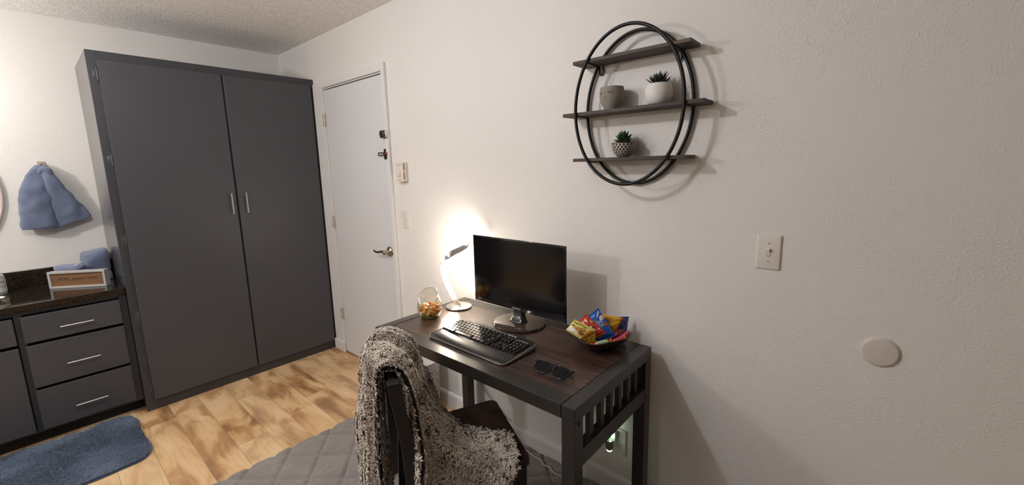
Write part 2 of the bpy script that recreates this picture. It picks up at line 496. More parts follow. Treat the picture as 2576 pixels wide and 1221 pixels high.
# ------------------------------------------------------------------ vanity cabinet, counter, backsplash
VX = 0.53
t = thing('vanity_cabinet', 'charcoal bathroom vanity cabinet with three drawers under a dark stone counter', 'cabinet', (0.27, -1.7, 0))
ox, oy = -0.27, 1.7
def vb(x0, x1, y0, y1, z0, z1, bev=0.0015): return bx(x0+ox, x1+ox, y0+oy, y1+oy, z0, z1, bev)
bm = nb()
box(bm, 0.002+ox, VX-0.02+ox, -2.40+oy, -1.229+oy, 0.07, 0.758)
obj('body', bm, GAPB, t)
bm = nb()
for y0, y1, z0, z1 in ((-1.262, -1.229, 0.07, 0.758), (-1.670, -1.642, 0.07, 0.758), (-2.40, -2.37, 0.07, 0.758), (-2.37, -1.67, 0.735, 0.758), (-1.642, -1.262, 0.735, 0.758),
                       (-1.642, -1.262, 0.07, 0.082), (-2.37, -1.67, 0.07, 0.082)):
    box(bm, VX-0.019+ox, VX-0.002+ox, y0+oy, y1+oy, z0, z1, 0.001)
obj('face_frame', bm, GREYD, t)
obj('toe_kick', vb(0.05, VX-0.05, -2.40, -1.229, 0.0, 0.07, 0), M('black_toe_kick', '161416', 0.8), t)
def vhandle(par, y, z, vert=False):
    bm = nb(); xh = VX+0.044+ox
    if vert:
        cyl(bm, (xh, y+oy, z-0.065), (xh, y+oy, z+0.065), 0.0045, 12)
        posts = [(y, z-0.045), (y, z+0.045)]
    else:
        cyl(bm, (xh, y-0.066+oy, z), (xh, y+0.066+oy, z), 0.0045, 12)
        posts = [(y-0.045, z), (y+0.045, z)]
    for a, b in posts: cyl(bm, (VX+0.016+ox, a+oy, b), (xh, a+oy, b), 0.0035, 8)
    obj('handle', bm, STEEL, par, smooth='auto')
for z0, z1, hz in ((0.583, 0.727, 0.643), (0.329, 0.566, 0.431), (0.085, 0.313, 0.177)):
    d = obj('drawer', vb(VX, VX+0.017, -1.648, -1.262, z0, z1, 0.002), GREY, t)
    vhandle(d, -1.448, hz)
obj('false_drawer_front', vb(VX, VX+0.017, -2.36, -1.675, 0.583, 0.727, 0.002), GREY, t)
d = obj('door', vb(VX, VX+0.017, -2.01, -1.675, 0.085, 0.566, 0.002), GREY, t); vhandle(d, -1.96, 0.5, True)
d = obj('door', vb(VX, VX+0.017, -2.36, -2.02, 0.085, 0.566, 0.002), GREY, t); vhandle(d, -2.07, 0.5, True)

bm = nb()
box(bm, 0.002, 0.556, -2.41, -1.229, 0.7585, 0.795, 0.004)
obj('countertop', bm, GRANITE, None, label='glossy dark brown stone counter slab on the vanity cabinet', cat='countertop')
bm = nb(); box(bm, 0.002, 0.022, -2.41, -1.229, 0.7955, 0.898, 0.003)
obj('backsplash', bm, GRANITE, None, label='dark stone splash strip standing along the wall behind the counter', cat='backsplash')
# round mirror, only its right rim is in the picture
t = thing('wall_mirror', 'round wall mirror over the vanity, cut by the left edge of the photo', 'mirror', (0.0, -2.062, 1.37))
bm = nb(); lathe(bm, [(0.001, 0.012), (0.425, 0.012), (0.425, 0.002), (0.001, 0.002)], 64)
for v in bm.verts: v.co = Vector((v.co.z, v.co.x, v.co.y))
obj('glass', bm, M('mirror_glass', 'f2f2f2', 0.02, 1.0, var=0.0), t, smooth='auto')
bm = nb(); tube(bm, [(0.012, 0.432*cos(a*pi/32), 0.432*sin(a*pi/32)) for a in range(64)], 0.009, 8, closed=True)
obj('frame', bm, M('pale_rose_frame', 'd2c3bb', 0.35, 0.3), t, smooth=True)

# ------------------------------------------------------------------ sign on the counter
a_ = Vector((0.213, -1.522, 0.7955)); b_ = Vector((0.413, -1.294, 0.7955))
SL = (b_-a_).length; ang = math.atan2(b_.y-a_.y, b_.x-a_.x)
t = thing('counter_sign', 'small wooden HOME sweet HOME sign in a white frame standing on the counter', 'sign', (a_+b_)/2, ang)
# local x along the sign, front faces local -y
bm = nb(); h_ = 0.101; f_ = 0.012
box(bm, -SL/2, SL/2, 0, 0.035, 0, f_, 0.001); box(bm, -SL/2, SL/2, 0, 0.035, h_-f_, h_, 0.001)
box(bm, -SL/2, -SL/2+f_, 0, 0.035, f_, h_-f_, 0.001); box(bm, SL/2-f_, SL/2, 0, 0.035, f_, h_-f_, 0.001)
obj('frame', bm, M('whitewashed_frame', 'aeaca8', 0.6, var=0.10, nscale=60), t)
obj('board', bx(-SL/2+f_, SL/2-f_, 0.010, 0.018, f_, h_-f_), m_wood('sign_board_wood', '664730', '7d583a', '8f6b4a', 'x', 0.6), t)
bm = nb()
for s_, sz, xo, sh in (('HOME', 0.0215, -0.077, 0), ('sweet', 0.028, -0.002, 0.3), ('HOME', 0.0215, 0.073, 0)):
    add_bm(bm, text_bm(s_, sz, 0.0005, 1.0, sh), Matrix.Translation((xo, 0.0094, h_/2+0.004)) @ Matrix.Rotation(pi/2, 4, 'X'))
obj('lettering', bm, M('dark_brown_ink', '503824', 0.7), t)

# ------------------------------------------------------------------ towels
def lobe(bm, secs, n=28, seed=0, amp=0.006):
    """secs: (centre, halfwidth vec, halfdepth vec) stacked sections"""
    P = []
    for (c, hw, hd) in secs:
        c, hw, hd = Vector(c), Vector(hw), Vector(hd)
        row = []
        for k in range(n):
            a = 2*pi*k/n
            p = c + hw*cos(a) + hd*(abs(sin(a))**0.8)*(1 if sin(a) > 0 else -1)
            row.append(p + (hw.normalized()*cos(a)+hd.normalized()*sin(a))*amp*nz(p, 22, seed))
        P.append(row)
    grid(bm, P, closed_v=True, cap0=True, cap1=True)
    bmesh.ops.recalc_face_normals(bm, faces=bm.faces[:])
def seclerp(S, n=6):
    C = crom([s[0] for s in S], n); A = crom([s[1] for s in S], n); B = crom([s[2] for s in S], n)
    return list(zip(C, A, B))
t = thing('hanging_towel', 'slate blue hand towel hanging bunched from a wall hook above the counter', 'towel', (0.03, -1.45, 1.50))
def tw(x, y, z): return (x-0.03, y+1.45, z-1.50)
bm = nb()
L1 = [(tw(.035, -1.452, 1.528), (0, .020, 0), (.010, 0, 0)), (tw(.05, -1.475, 1.49), (0, .038, 0), (.024, 0, 0)), (tw(.055, -1.49, 1.42), (0, .058, 0), (.034, 0, 0)),
      (tw(.06, -1.502, 1.33), (0, .068, 0), (.040, 0, 0)), (tw(.06, -1.508, 1.24), (0, .073, 0), (.040, 0, 0)), (tw(.06, -1.508, 1.165), (0, .073, 0), (.038, 0, 0)), (tw(.06, -1.508, 1.145), (0, .070, 0), (.032, 0, 0))]
lobe(bm, seclerp(L1), 30, 1, 0.012)
L2 = [(tw(.035, -1.445, 1.528), (0, .018, 0), (.010, 0, 0)), (tw(.062, -1.437, 1.485), (0, .026, 0.004), (.026, 0, 0)), (tw(.068, -1.42, 1.41), (0, .036, 0.006), (.034, 0, 0)),
      (tw(.062, -1.396, 1.32), (0, .054, 0.012), (.032, 0, 0)), (tw(.055, -1.377, 1.24), (0, .074, 0.022), (.028, 0, 0)), (tw(.052, -1.365, 1.185), (0, .086, 0.030), (.024, 0, 0)), (tw(.052, -1.363, 1.168), (0, .086, 0.030), (.019, 0, 0))]
lobe(bm, seclerp(L2), 30, 5, 0.010)
obj('cloth', bm, TERRY, t, smooth=True)
bm = nb()
tube(bm, crom([tw(.060, -1.468, 1.475), tw(.075, -1.452, 1.498), tw(.082, -1.435, 1.492), tw(.078, -1.425, 1.470)], 6), 0.016, 14)
obj('gathered_fold', bm, TERRY, t, smooth=True)
t = thing('wall_hook', 'small square beige hook on the wall above the hanging towel', 'hook', (0.0, -1.452, 1.535))
bm = nb(); box(bm, 0.001, 0.008, -0.016, 0.016, -0.012, 0.014, 0.002); obj('plate', bm, M('beige_hook_plate', 'b5a692', 0.4), t)
bm = nb(); tube(bm, [(0.007, 0, -0.002), (0.02, 0, -0.009), (0.034, 0, -0.006), (0.038, 0, 0.003)], 0.005, 10); obj('peg', bm, NICKEL, t, smooth=True)

def spiral_towel(name, label, loc, rotz, width, r_out, turns, thick, mat, tilt=0.0, squash=1.0, seed=0):
    t = thing(name, label, 'towel', loc, group=None, rot=(0, tilt, rotz))
    bm = nb(); n = int(turns*26); P = []
    def rad(a): return 0.012 + (r_out-0.012)*(a/(turns*2*pi))
    for i in range(n+1):
        a = turns*2*pi*i/n; r = rad(a)
        P.append((r*cos(a), r*sin(a)*squash))
    outer = []; inner = []
    for i in range(n+1):
        q = Vector(P[min(i+1, n)])-Vector(P[max(i-1, 0)]); nn = Vector((q[1], -q[0])).normalized()
        tt = thick*0.5
        outer.append(Vector(P[i])+nn*tt); inner.append(Vector(P[i])-nn*tt)
    ring = outer + inner[::-1]
    G = []
    for k in range(13):
        u = -width/2+width*k/12
        e = 1.0 - 0.10*(abs(2*k/12-1)**4)
        row = []
        for p in ring:
            v = Vector((p[0]*e, u, p[1]*e))
            row.append(v + Vector((1, 0.6, 1))*0.005*nz(v, 18, seed))
        G.append(row)
    grid(bm, G, closed_v=True, cap0=True, cap1=True)
    bmesh.ops.recalc_face_normals(bm, faces=bm.faces[:])
    zmin = min(v.co.z for v in bm.verts)
    for v in bm.verts: v.co.z -= zmin
    obj('cloth', bm, mat, t, smooth='auto')
    return t
# small folded towel lying behind the sign and the bigger roll standing in the corner
t = thing('folded_towel', 'flat periwinkle towel with a pale woven band lying folded behind the sign', 'towel', (0.205, -1.422, 0.796), radians(48.7))
def fold_sheet(bm, w_, l_, h_, n_layers, amp, seed, mi=0):
    """stack of rounded cloth folds"""
    for k in range(n_layers):
        z0 = h_*k/n_layers; hh = h_/n_layers*0.97
        P = []
        for i in range(17):
            u = -l_/2 + l_*i/16
            s = sqrt(max(0.02, 1-(abs(2*i/16-1))**6))
            row = []
            for j in range(20):
                a = 2*pi*j/20
                yy = cos(a); zz = sin(a)
                yy = (abs(yy)**0.55)*(1 if yy > 0 else -1); zz = (abs(zz)**0.8)*(1 if zz > 0 else -1)
                v = Vector((u, yy*w_/2*s, z0+hh/2+zz*hh/2*s))
                v.z += amp*nz(v, 14, seed+k)*(0.3+k/n_layers)
                v.y += amp*nz(v, 11, seed+9+k)
                row.append(v)
            P.append(row)
        grid(bm, P, closed_v=True, mi=mi, cap0=True, cap1=True)
    bmesh.ops.recalc_face_normals(bm, faces=bm.faces[:])
bm = nb(); fold_sheet(bm, 0.066, 0.155, 0.132, 3, 0.006, 3)
obj('cloth', bm, TERRYP, t, smooth=True)
bm = nb()
for xo in (0.018, 0.052):
    tube(bm, [(xo, -0.030+0.060*a/10, 0.122+0.0075*sin(a*pi/10)) for a in range(11)], 0.0055, 8)
obj('woven_band', bm, M('pale_band', 'b4b9c8', 0.8), t, smooth=True)
t = thing('rolled_towel', 'thick slate blue towel folded upright in the corner against the wardrobe side', 'towel', (0.115, -1.302, 0.796), radians(3))
bm = nb()
for k, (yo, th, hh) in enumerate(((0.0, 0.128, 0.188),)):
    P = []
    for i in range(31):
        z = hh*i/30; s = sqrt(max(0.03, 1-(max(0, (i/30-0.72)/0.28))**3)); s = s if i > 0 else 0.93
        row = []
        for j in range(40):
            a = 2*pi*j/40
            cx, cy = cos(a), sin(a)
            cx = (abs(cx)**0.5)*(1 if cx > 0 else -1); cy = (abs(cy)**0.55)*(1 if cy > 0 else -1)
            groove = 1.0-0.07*math.exp(-((z-0.052)/0.006)**2)
            v = Vector((cx*0.085*(0.6+0.4*s)*groove, yo+cy*th/2*(0.75+0.25*s)*groove, z))
            v.x += 0.010*nz(v, 10, k); v.y += 0.006*nz(v, 16, k+4); v.z += (0.012*nz(v, 12, k+8)+0.10*(v.y))*(i/30)
            row.append(v)
        P.append(row)
    grid(bm, P, closed_v=True, cap0=True, cap1=True)
bmesh.ops.recalc_face_normals(bm, faces=bm.faces[:])
obj('cloth', bm, TERRY, t, smooth=True)

# ------------------------------------------------------------------ bottle and dish at the left edge
t = thing('lotion_bottle', 'pale frosted bottle with printed label at the left end of the counter', 'bottle', (0.135, -1.722, 0.796))
bm = nb(); lathe(bm, [(0.001, 0), (0.038, 0.0), (0.041, 0.004), (0.041, 0.100), (0.036, 0.112), (0.014, 0.118), (0.014, 0.128), (0.001, 0.128)], 32)
obj('body', bm, M('frosted_pale_green', 'b9c4b2', 0.25, Transmission_Weight=0.25), t, smooth='auto')
bm = nb(); lathe(bm, [(0.0414, 0.018), (0.0414, 0.092)], 32)
obj('paper_label', bm, M('cream_label', 'd4d3c8', 0.6), t, smooth=True)
bm = nb()
def wrapc(r, a0):
    def f(p): a = a0 + p.x/r; return Vector((r*cos(a), r*sin(a), p.y))
    return f
add_bm(bm, text_bm('ON', 0.026), Matrix.Translation((0.012, 0.072, 0)), wrapc(0.0419, 0.25))
for zz, th in ((0.050, 0.0025), (0.043, 0.0015)):
    P = [[Vector((0.0419*cos(a), 0.0419*sin(a), zz+s*th)) for a in [k*0.1-0.9 for k in range(24)]] for s in (0, 1)]
    grid(bm, P)
obj('lettering', bm, M('black_print', '2c2b2b', 0.6), t)
bm = nb(); lathe(bm, [(0.001, 0.150), (0.012, 0.150), (0.016, 0.145), (0.016, 0.1285), (0.001, 0.1285)], 20)
obj('cap', bm, M('white_cap', 'd8d6d0', 0.3), t, smooth='auto')
t = thing('soap_dish', 'small round white soap dish in front of the pale bottle', 'dish', (0.335, -1.735, 0.796))
bm = nb(); lathe(bm, [(0.001, 0.0), (0.030, 0.0), (0.046, 0.016), (0.048, 0.018), (0.045, 0.018), (0.030, 0.006), (0.001, 0.006)], 36)
obj('dish', bm, M('white_ceramic', 'ded9d1', 0.2), t, smooth='auto')
bm = nb(); lathe(bm, [(0.001, 0.0065), (0.028, 0.0075), (0.031, 0.014), (0.026, 0.023), (0.001, 0.025)], 28)
obj('soap', bm, M('white_soap', 'e8e4dc', 0.4), t, smooth=True)

# ------------------------------------------------------------------ pile helper (rug pile, fleece)
def tufts(bm, surf, count, length, width, lay, layer, curl=0.5, seed=0, segs=3, darkfn=None, thin=1.0):
    """surf(rng)->(p,n); each tuft is a small curled tapering lock"""
    rng = random.Random(seed); U_ = rng.uniform
    vnew, fnew = bm.verts.new, bm.faces.new
    for _ in range(count):
        p, n = surf(rng)
        ly = lay(p, n) if lay else Vector((0, 0, 0))
        tdir = (n + ly + Vector((U_(-1, 1), U_(-1, 1), U_(-1, 1)))*curl).normalized()
        side = tdir.cross(Vector((U_(-1, 1), U_(-1, 1), U_(-1, 1)))).normalized()
        bend = side.cross(tdir)*U_(-1.3, 1.3) + ly*0.5
        L_ = length*U_(0.65, 1.25); w_ = width*U_(0.7, 1.3)
        dk = darkfn(p, rng) if darkfn else 0.0
        prev = None
        for s in range(segs+1):
            f = s/segs
            c = p + tdir*L_*f + bend*L_*f*f*0.55
            ww = w_*(1-f*0.85*thin)*(0.75+0.5*sin(pi*min(1, f*1.2)))
            if s == segs: ww = w_*0.30*(2-thin)
            th = side.cross(tdir)*ww*0.5
            ring = [vnew(c+side*ww*0.5), vnew(c+th), vnew(c-side*ww*0.5)]
            for v in ring: v[layer] = (f, dk, 0, 1)
            if prev:
                for k in range(3):
                    fnew((prev[k], prev[(k+1) % 3], ring[(k+1) % 3], ring[k]))
            prev = ring

# blue bath mat
t = thing('bath_mat', 'shaggy slate blue bath mat on the floor in front of the vanity', 'bath mat', (0.855, -1.65, 0))
bm = nb(); lay_ = bm.verts.layers.float_color.new('pile')
MX0, MX1, MY0, MY1 = -0.30, 0.30, -0.40, 0.365
def mat_h(x, y):
    return 0.016 + 0.012*nz((x, y, 0), 6.5, 2) + 0.006*nz((x, y, 0), 17, 7)
def mat_xy(u, v):
    # rounded rectangle (superellipse) from the unit square
    a, b = 2*u-1, 2*v-1
    k = (abs(a)**9+abs(b)**9+1e-9)**(1/9); m_ = max(abs(a), abs(b), 1e-6)
    s = m_/k
    x = (MX0+MX1)/2+a*s*(MX1-MX0)/2; y = (MY0+MY1)/2+b*s*(MY1-MY0)/2
    return x + 0.006*nz((0, y, 0), 9), y + 0.006*nz((x, 0, 0), 9, 3)
P = []
for i in range(61):
    row = []
    for j in range(71):
        x, y = mat_xy(i/60, j/70)
        e = min(i, 60-i, j, 70-j)
        row.append(Vector((x, y, 0.002 if e == 0 else mat_h(x, y)*(0.75 if e == 1 else 1))))
    P.append(row)
V = grid(bm, P)
for r_ in V:
    for v in r_: v[lay_] = (0.15, 0.0, 0, 1)
def msurf(rng):
    x, y = mat_xy(rng.random(), rng.random())
    return Vector((x, y, mat_h(x, y)-0.003)), Vector((0, 0, 1))
def mlay(p, n):
    return Vector((nz(p, 5, 11), nz(p, 5, 17), 0))*1.8
tufts(bm, msurf, 42000, 0.0105, 0.0034, mlay, lay_, 0.6, 3, 2, lambda p, r: max(0, min(0.6, 0.2+1.3*nz(p, 7, 31))))
obj('pile', bm, m_tuft('slate_blue_pile', '3e4a5e', '74869f', '4a5a72'), t, smooth=True)

# ------------------------------------------------------------------ quilted grey rug
t = thing('area_rug', 'large soft grey rug with quilted diamond stitching under the chair and desk', 'rug', (2.9, -1.3, 0))
bm = nb()
RX0, RX1, RY0, RY1 = 1.655, 4.1, -2.75, -0.0145
def rug_h(x, y):
    d1 = ((-0.643*x+0.766*y)+1.747)/0.165; d2 = ((0.643*x+0.766*y)-0.617+0.0)/0.160
    q = min(abs((d1+0.5) % 1.0-0.5), abs((d2+0.5) % 1.0-0.5))
    groove = 1-math.exp(-(q/0.055)**1.3)
    return 0.005 + 0.014*groove + 0.0035*nz((x, y, 0), 14) + 0.003*nz((x, y, 0), 40, 4)
nx, ny = 350, 380
P = []
for i in range(nx+1):
    u = i/nx; row = []
    for j in range(ny+1):
        v = j/ny
        # finer towards the visible corner
        x = RX0+(RX1-RX0)*u**1.25; y = RY1-(RY1-RY0)*v**1.15
        x += 0.010*nz((0, y, 0), 3.0, 5)*(1-u)
        y -= 0.10*max(0.0, 1-(x-RX0)/0.95)*(1-v)**6
        z = rug_h(x, y)
        e = min(i, nx-i, j, ny-j)
        if e < 3: z *= (0.1, 0.62, 0.9)[e]
        row.append(Vector((x-2.9, y+1.3, z)))
    P.append(row)
grid(bm, P)
bmesh.ops.recalc_face_normals(bm, faces=bm.faces[:])
n = NT('grey_plush'); f = n.noise(9, 4, 0.6)
n.base(n.mix(f, lin('766f6c'), lin('9a918c'))); n.set(Roughness=0.95, Sheen_Weight=0.35)
n.bump(n.noise(240, 3, 0.7), 0.8, 0.004)
obj('quilted_cloth', bm, n.m, t, smooth=True)

# ------------------------------------------------------------------ desk
D0, D1, DF, DB, DH = 2.2193, 3.2756, -0.590, -0.042, 0.748
t = thing('writing_desk', 'espresso brown desk with framed top and slatted sides against the white wall', 'desk', ((D0+D1)/2, (DF+DB)/2, 0))
ox, oy = -(D0+D1)/2, -(DF+DB)/2
def dbx(x0, x1, y0, y1, z0, z1, bev=0.002): return bx(x0+ox, x1+ox, y0+oy, y1+oy, z0, z1, bev)
LW = 0.048; TH = 0.045
obj('top_panel', dbx(D0+0.052, D1-LW-0.0012, DF+0.0645, DB-0.0665, DH-TH, DH-0.0006, 0.0008), DESKW, t)
obj('front_rail', dbx(D0+LW+0.0012, D1-LW-0.0012, DF, DF+0.0635, DH-TH, DH, 0.002), DESKF, t)
obj('back_rail', dbx(D0+LW+0.0012, D1-LW-0.0012, DB-0.0655, DB, DH-TH, DH, 0.002), DESKF, t)
for x0 in (D0, D1-LW):
    obj('side_rail', dbx(x0, x0+LW, DF, DB, DH-TH, DH, 0.0025), DESKF, t)
    for y0 in (DF, DB-LW):
        obj('leg', dbx(x0+0.0004, x0+LW-0.0004, y0+0.0004, y0+LW-0.0004, 0.0205, DH-TH-0.0004, 0.002), DESKF, t)
    obj('stretcher', dbx(x0+0.006, x0+LW-0.002, DF+LW, DB-LW, 0.538, 0.592, 0.002), DESKF, t)
    for yc in (-0.466, -0.397, -0.333, -0.270, -0.206, -0.142):
        obj('slat', dbx(x0+0.015, x0+0.033, yc-0.011, yc+0.011, 0.5925, DH-TH-0.0004, 0.001), DESKF, t)
bm = nb()
for xx in (D1-0.0005,): cyl(bm, (xx+ox, DF+0.022+oy, 0.693), (xx+0.0012+ox, DF+0.022+oy, 0.693), 0.007, 12)
obj('bolt_cap', bm, GAPB, t)

# ------------------------------------------------------------------ monitor
MXC = 2.7135
t = thing('computer_monitor', 'black widescreen monitor switched off on a round glossy stand', 'monitor', (MXC, -0.165, DH), radians(-0.6))
z0, z1 = 0.066, 0.386; hw = 0.2645
bm = nb(); box(bm, -hw, hw, -0.018, -0.011, z0, z1, 0.002)
P = [[Vector((a*(hw-i_), y_, (z0+z1)/2+b*((z1-z0)/2-i_*0.9))) for a, b in rrect(2, 2, 0.1, 4)] for y_, i_ in ((-0.0115, 0.008), (0.006, 0.035), (0.022, 0.085))]
grid(bm, P, closed_v=True, cap0=True, cap1=True); bmesh.ops.recalc_face_normals(bm, faces=bm.faces[:])
obj('housing', bm, BLKGLOSS, t, smooth='auto')
obj('screen', bx(-hw+0.009, hw-0.009, -0.0188, -0.0180, z0+0.019, z1-0.009), SCREEN, t)
bm = nb(); add_bm(bm, text_bm('SAMSUNG', 0.0105, 0.0002, 1.05), Matrix.Translation((-0.002, -0.0186, z0+0.0095)) @ Matrix.Rotation(pi/2, 4, 'X') @ Matrix.Scale(1.0, 4))
obj('lettering', bm, M('silver_print', 'd6d4d4', 0.4, 0.2), t)
bm = nb()
NP = []
for z, hw_, y0_, y1_ in ((0.008, 0.048, -0.040, 0.020), (0.020, 0.036, -0.026, 0.018), (0.045, 0.028, -0.012, 0.016), (0.070, 0.029, -0.009, 0.016), (0.095, 0.03, -0.006, 0.02)):
    NP.append([Vector((a*hw_, (y0_+y1_)/2+b*(y1_-y0_)/2, z)) for a, b in rrect(2, 2, 0.5, 4)])
grid(bm, NP, closed_v=True, cap0=True, cap1=True); bmesh.ops.recalc_face_normals(bm, faces=bm.faces[:])
obj('neck', bm, M('black_neck_plastic', '0d0b0c', 0.22), t, smooth=True)
bm = nb(); lathe(bm, [(0.001, 0.0), (0.114, 0.0), (0.119, 0.004), (0.117, 0.010), (0.110, 0.0125), (0.03, 0.0135), (0.001, 0.0135)], 64)
for v in bm.verts: v.co.x *= 1.02; v.co.y *= 0.94
obj('base', bm, M('smoky_mirror_black', '6f655e', 0.05, 0.75, var=0.03), t, smooth='auto')

# ------------------------------------------------------------------ lamp
LB = Vector((2.321, -0.176, DH))
t = thing('desk_lamp', 'lit spiral ribbon table lamp in chrome on a round base', 'lamp', LB)
bm = nb(); lathe(bm, [(0.001, 0.0), (0.064, 0.0), (0.0665, 0.003), (0.0655, 0.007), (0.064, 0.008), (0.001, 0.008)], 64)
obj('base', bm, CHROME, t, smooth='auto')
ctrl = [(2.330, -.172, .757), (2.312, -.178, .768), (2.290, -.184, .808), (2.262, -.190, .858), (2.242, -.194, .910), (2.228, -.186, .952), (2.228, -.165, .986), (2.242, -.145, 1.008), (2.264, -.125, 1.023), (2.288, -.105, 1.038), (2.306, -.090, 1.053), (2.317, -.080, 1.074)]
cen = crom([Vector(c)-LB for c in ctrl], 7)
# facing of the lit side: towards the room low down, then rolling over to the wall at the top
# lit side follows a helix: it looks into the room low down and rolls over to the wall near the head
def facing(f):
    a = radians(-100 + (285*max(0, (f-0.42)/0.58)**0.8 if f > 0.42 else 0))
    return Vector((cos(a)*0.9, sin(a), 0.25))
outR, litR = [], []
nC = len(cen)
for i, c in enumerate(cen):
    f = i/(nC-1)
    T_ = (cen[min(i+1, nC-1)]-cen[max(i-1, 0)]).normalized()
    # blend: low part faces camera/room, upper part faces back and up towards the wall
    n0 = Vector((0.35, -1.0, 0.15)); n1 = Vector((0.05, 0.95, 0.22))
    g = min(1, max(0, (f-0.36)/0.26)); g = g*g*(3-2*g)
    # rotate about the tangent rather than crossing zero
    N0 = (n0-T_*n0.dot(T_)).normalized(); N1 = (n1-T_*n1.dot(T_)).normalized()
    ang_ = N0.angle(N1); ax = N0.cross(N1)
    sg = 1 if ax.dot(T_) > 0 else -1
    N = Matrix.Rotation(sg*ang_*g, 3, T_) @ N0
    S = T_.cross(N)
    wd = 0.0135*(0.85+0.25*sin(pi*f)); th = 0.0035
    outR.append([c+S*wd+N*th, c+S*wd-N*th, c+S*wd*0.5-N*th*1.3, c-S*wd*0.5-N*th*1.3, c-S*wd-N*th, c-S*wd+N*th, c-S*wd*0.72+N*th*0.7, c+S*wd*0.72+N*th*0.7])
    if 0.15 < f < 0.97: litR.append([c+S*wd*0.95+N*th*1.02, c+S*wd*0.5+N*th*1.8, c+N*th*2.2, c-S*wd*0.5+N*th*1.8, c-S*wd*0.95+N*th*1.02])
bm = nb(); grid(bm, outR, closed_v=True, cap0=True, cap1=True); bmesh.ops.recalc_face_normals(bm, faces=bm.faces[:])
obj('ribbon_arm', bm, M('brushed_chrome', 'cfccc8', 0.30, 0.85, var=0.04), t, smooth='auto')
bm = nb(); grid(bm, litR); obj('light_strip', bm, m_emit('led_diffuser', 'fff0da', 205.0), t, smooth=True, label='glowing warm white diffuser strip')

# cord running down behind the desk, and white cable on the rug
bm = nb(); tube(bm, crom([(2.31, -0.022, 0.745), (2.30, -0.018, 0.60), (2.29, -0.016, 0.42), (2.285, -0.016, 0.30), (2.305, -0.016, 0.24), (2.345, -0.017, 0.205), (2.42, -0.018, 0.15), (2.52, -0.02, 0.11)], 8), 0.0022, 8)
obj('lamp_cord', bm, M('grey_cord', '77777a', 0.5), None, smooth=True, label='thin grey power cord hanging against the wall under the desk', cat='cord')
bm = nb(); tube(bm, crom([(2.52, -0.06, 0.024), (2.60, -0.05, 0.023), (2.68, -0.062, 0.024), (2.715, -0.075, 0.030), (2.745, -0.070, 0.027), (2.78, -0.085, 0.024), (2.815, -0.085, 0.027), (2.845, -0.098, 0.024), (2.88, -0.095, 0.0235), (2.95, -0.07, 0.024)], 8), 0.0021, 8)
obj('white_cable', bm, M('white_cable_plastic', 'd9d4d0', 0.4), None, smooth=True, label='thin white cable snaking over the grey rug under the desk', cat='cable')

# ------------------------------------------------------------------ keyboard
k0 = Vector((2.516, -0.516, DH)); k1 = Vector((2.944, -0.522, DH))
KW, KD = 0.438, 0.200
t = thing('computer_keyboard', 'black full-size keyboard with padded wrist rest and silver edge on the desk', 'keyboard', (2.7215, -0.420, DH+0.001), radians(-1.2))
def kz(y): return 0.011 + (y+KD/2)/KD*0.012
bm = nb()
ol = rrect(KW, KD, 0.024, 6)
ol = [(x + (0.0 if y > 0 else (0.010*(1 if x > 0 else -1)))*0, y - 0.006*cos(x/KW*pi)*(1 if y < 0 else 0)) for x, y in ol]
P = [[Vector((x*s, y*s, (kz(y)-0.003)*zf)) for x, y in ol] for s, zf in ((0.975, 0.0), (0.995, 0.25), (1.0, 0.7), (0.995, 1.0), (0.985, 1.06))]
grid(bm, P, closed_v=True, cap0=True, cap1=True); bmesh.ops.recalc_face_normals(bm, faces=bm.faces[:])
obj('silver_rim', bm, M('silver_plastic', 'b5b0aa', 0.25, 0.7), t, smooth='auto')
bm = nb()
P = [[Vector((x*s, y*s, kz(y)+dz)) for x, y in ol] for s, dz in ((0.982, -0.003), (0.982, 0.0), (0.975, 0.001))]
grid(bm, P, closed_v=True, cap0=True, cap1=True); bmesh.ops.recalc_face_normals(bm, faces=bm.faces[:])
obj('body', bm, M('black_keyboard_plastic', '211e1c', 0.30, var=0.08), t, smooth='auto')
# wrist rest, a padded roll along the front
bm = nb(); P = []
for i in range(41):
    u = i/40; x = -0.204+0.408*u
    row = []
    ysplit = -0.037 - 0.004*sin(pi*u)
    for j in range(13):
        v = j/12; y = -0.093+0.004*abs(2*u-1)**6*4 - 0.006*cos(x/KW*pi) + (ysplit+0.095)*v
        z = kz(y)+0.001+0.0075*sqrt(max(0, sin(pi*min(1, 0.02+v*0.96))))*(1-abs(2*u-1)**10)
        row.append(Vector((x, y, z)))
    P.append(row)
grid(bm, P)
obj('wrist_rest', bm, M('black_leatherette', '2a2624', 0.40, var=0.1, bump=0.3, bscale=500, bdist=0.0004), t, smooth=True)
KEYM = M('black_keycap', '1c1918', 0.16, var=0.1)
U = 0.0188
tilt = math.atan(0.012/KD)
def key_bm(x, y, wk, dk, h=0.0075):
    bm = nb(); z = kz(y)+0.0012
    P = [[Vector((x+a*wk*s/2, y+b*dk*s/2+dy, z+hh+b*dk*s/2*math.tan(tilt))) for a, b in rrect(2, 2, 0.22, 2)] for s, hh, dy in ((1.0, 0, 0), (0.97, h*0.55, 0), (0.86, h, 0.0006))]
    grid(bm, P, closed_v=True, cap1=True); bmesh.ops.recalc_face_normals(bm, faces=bm.faces[:])
    return bm
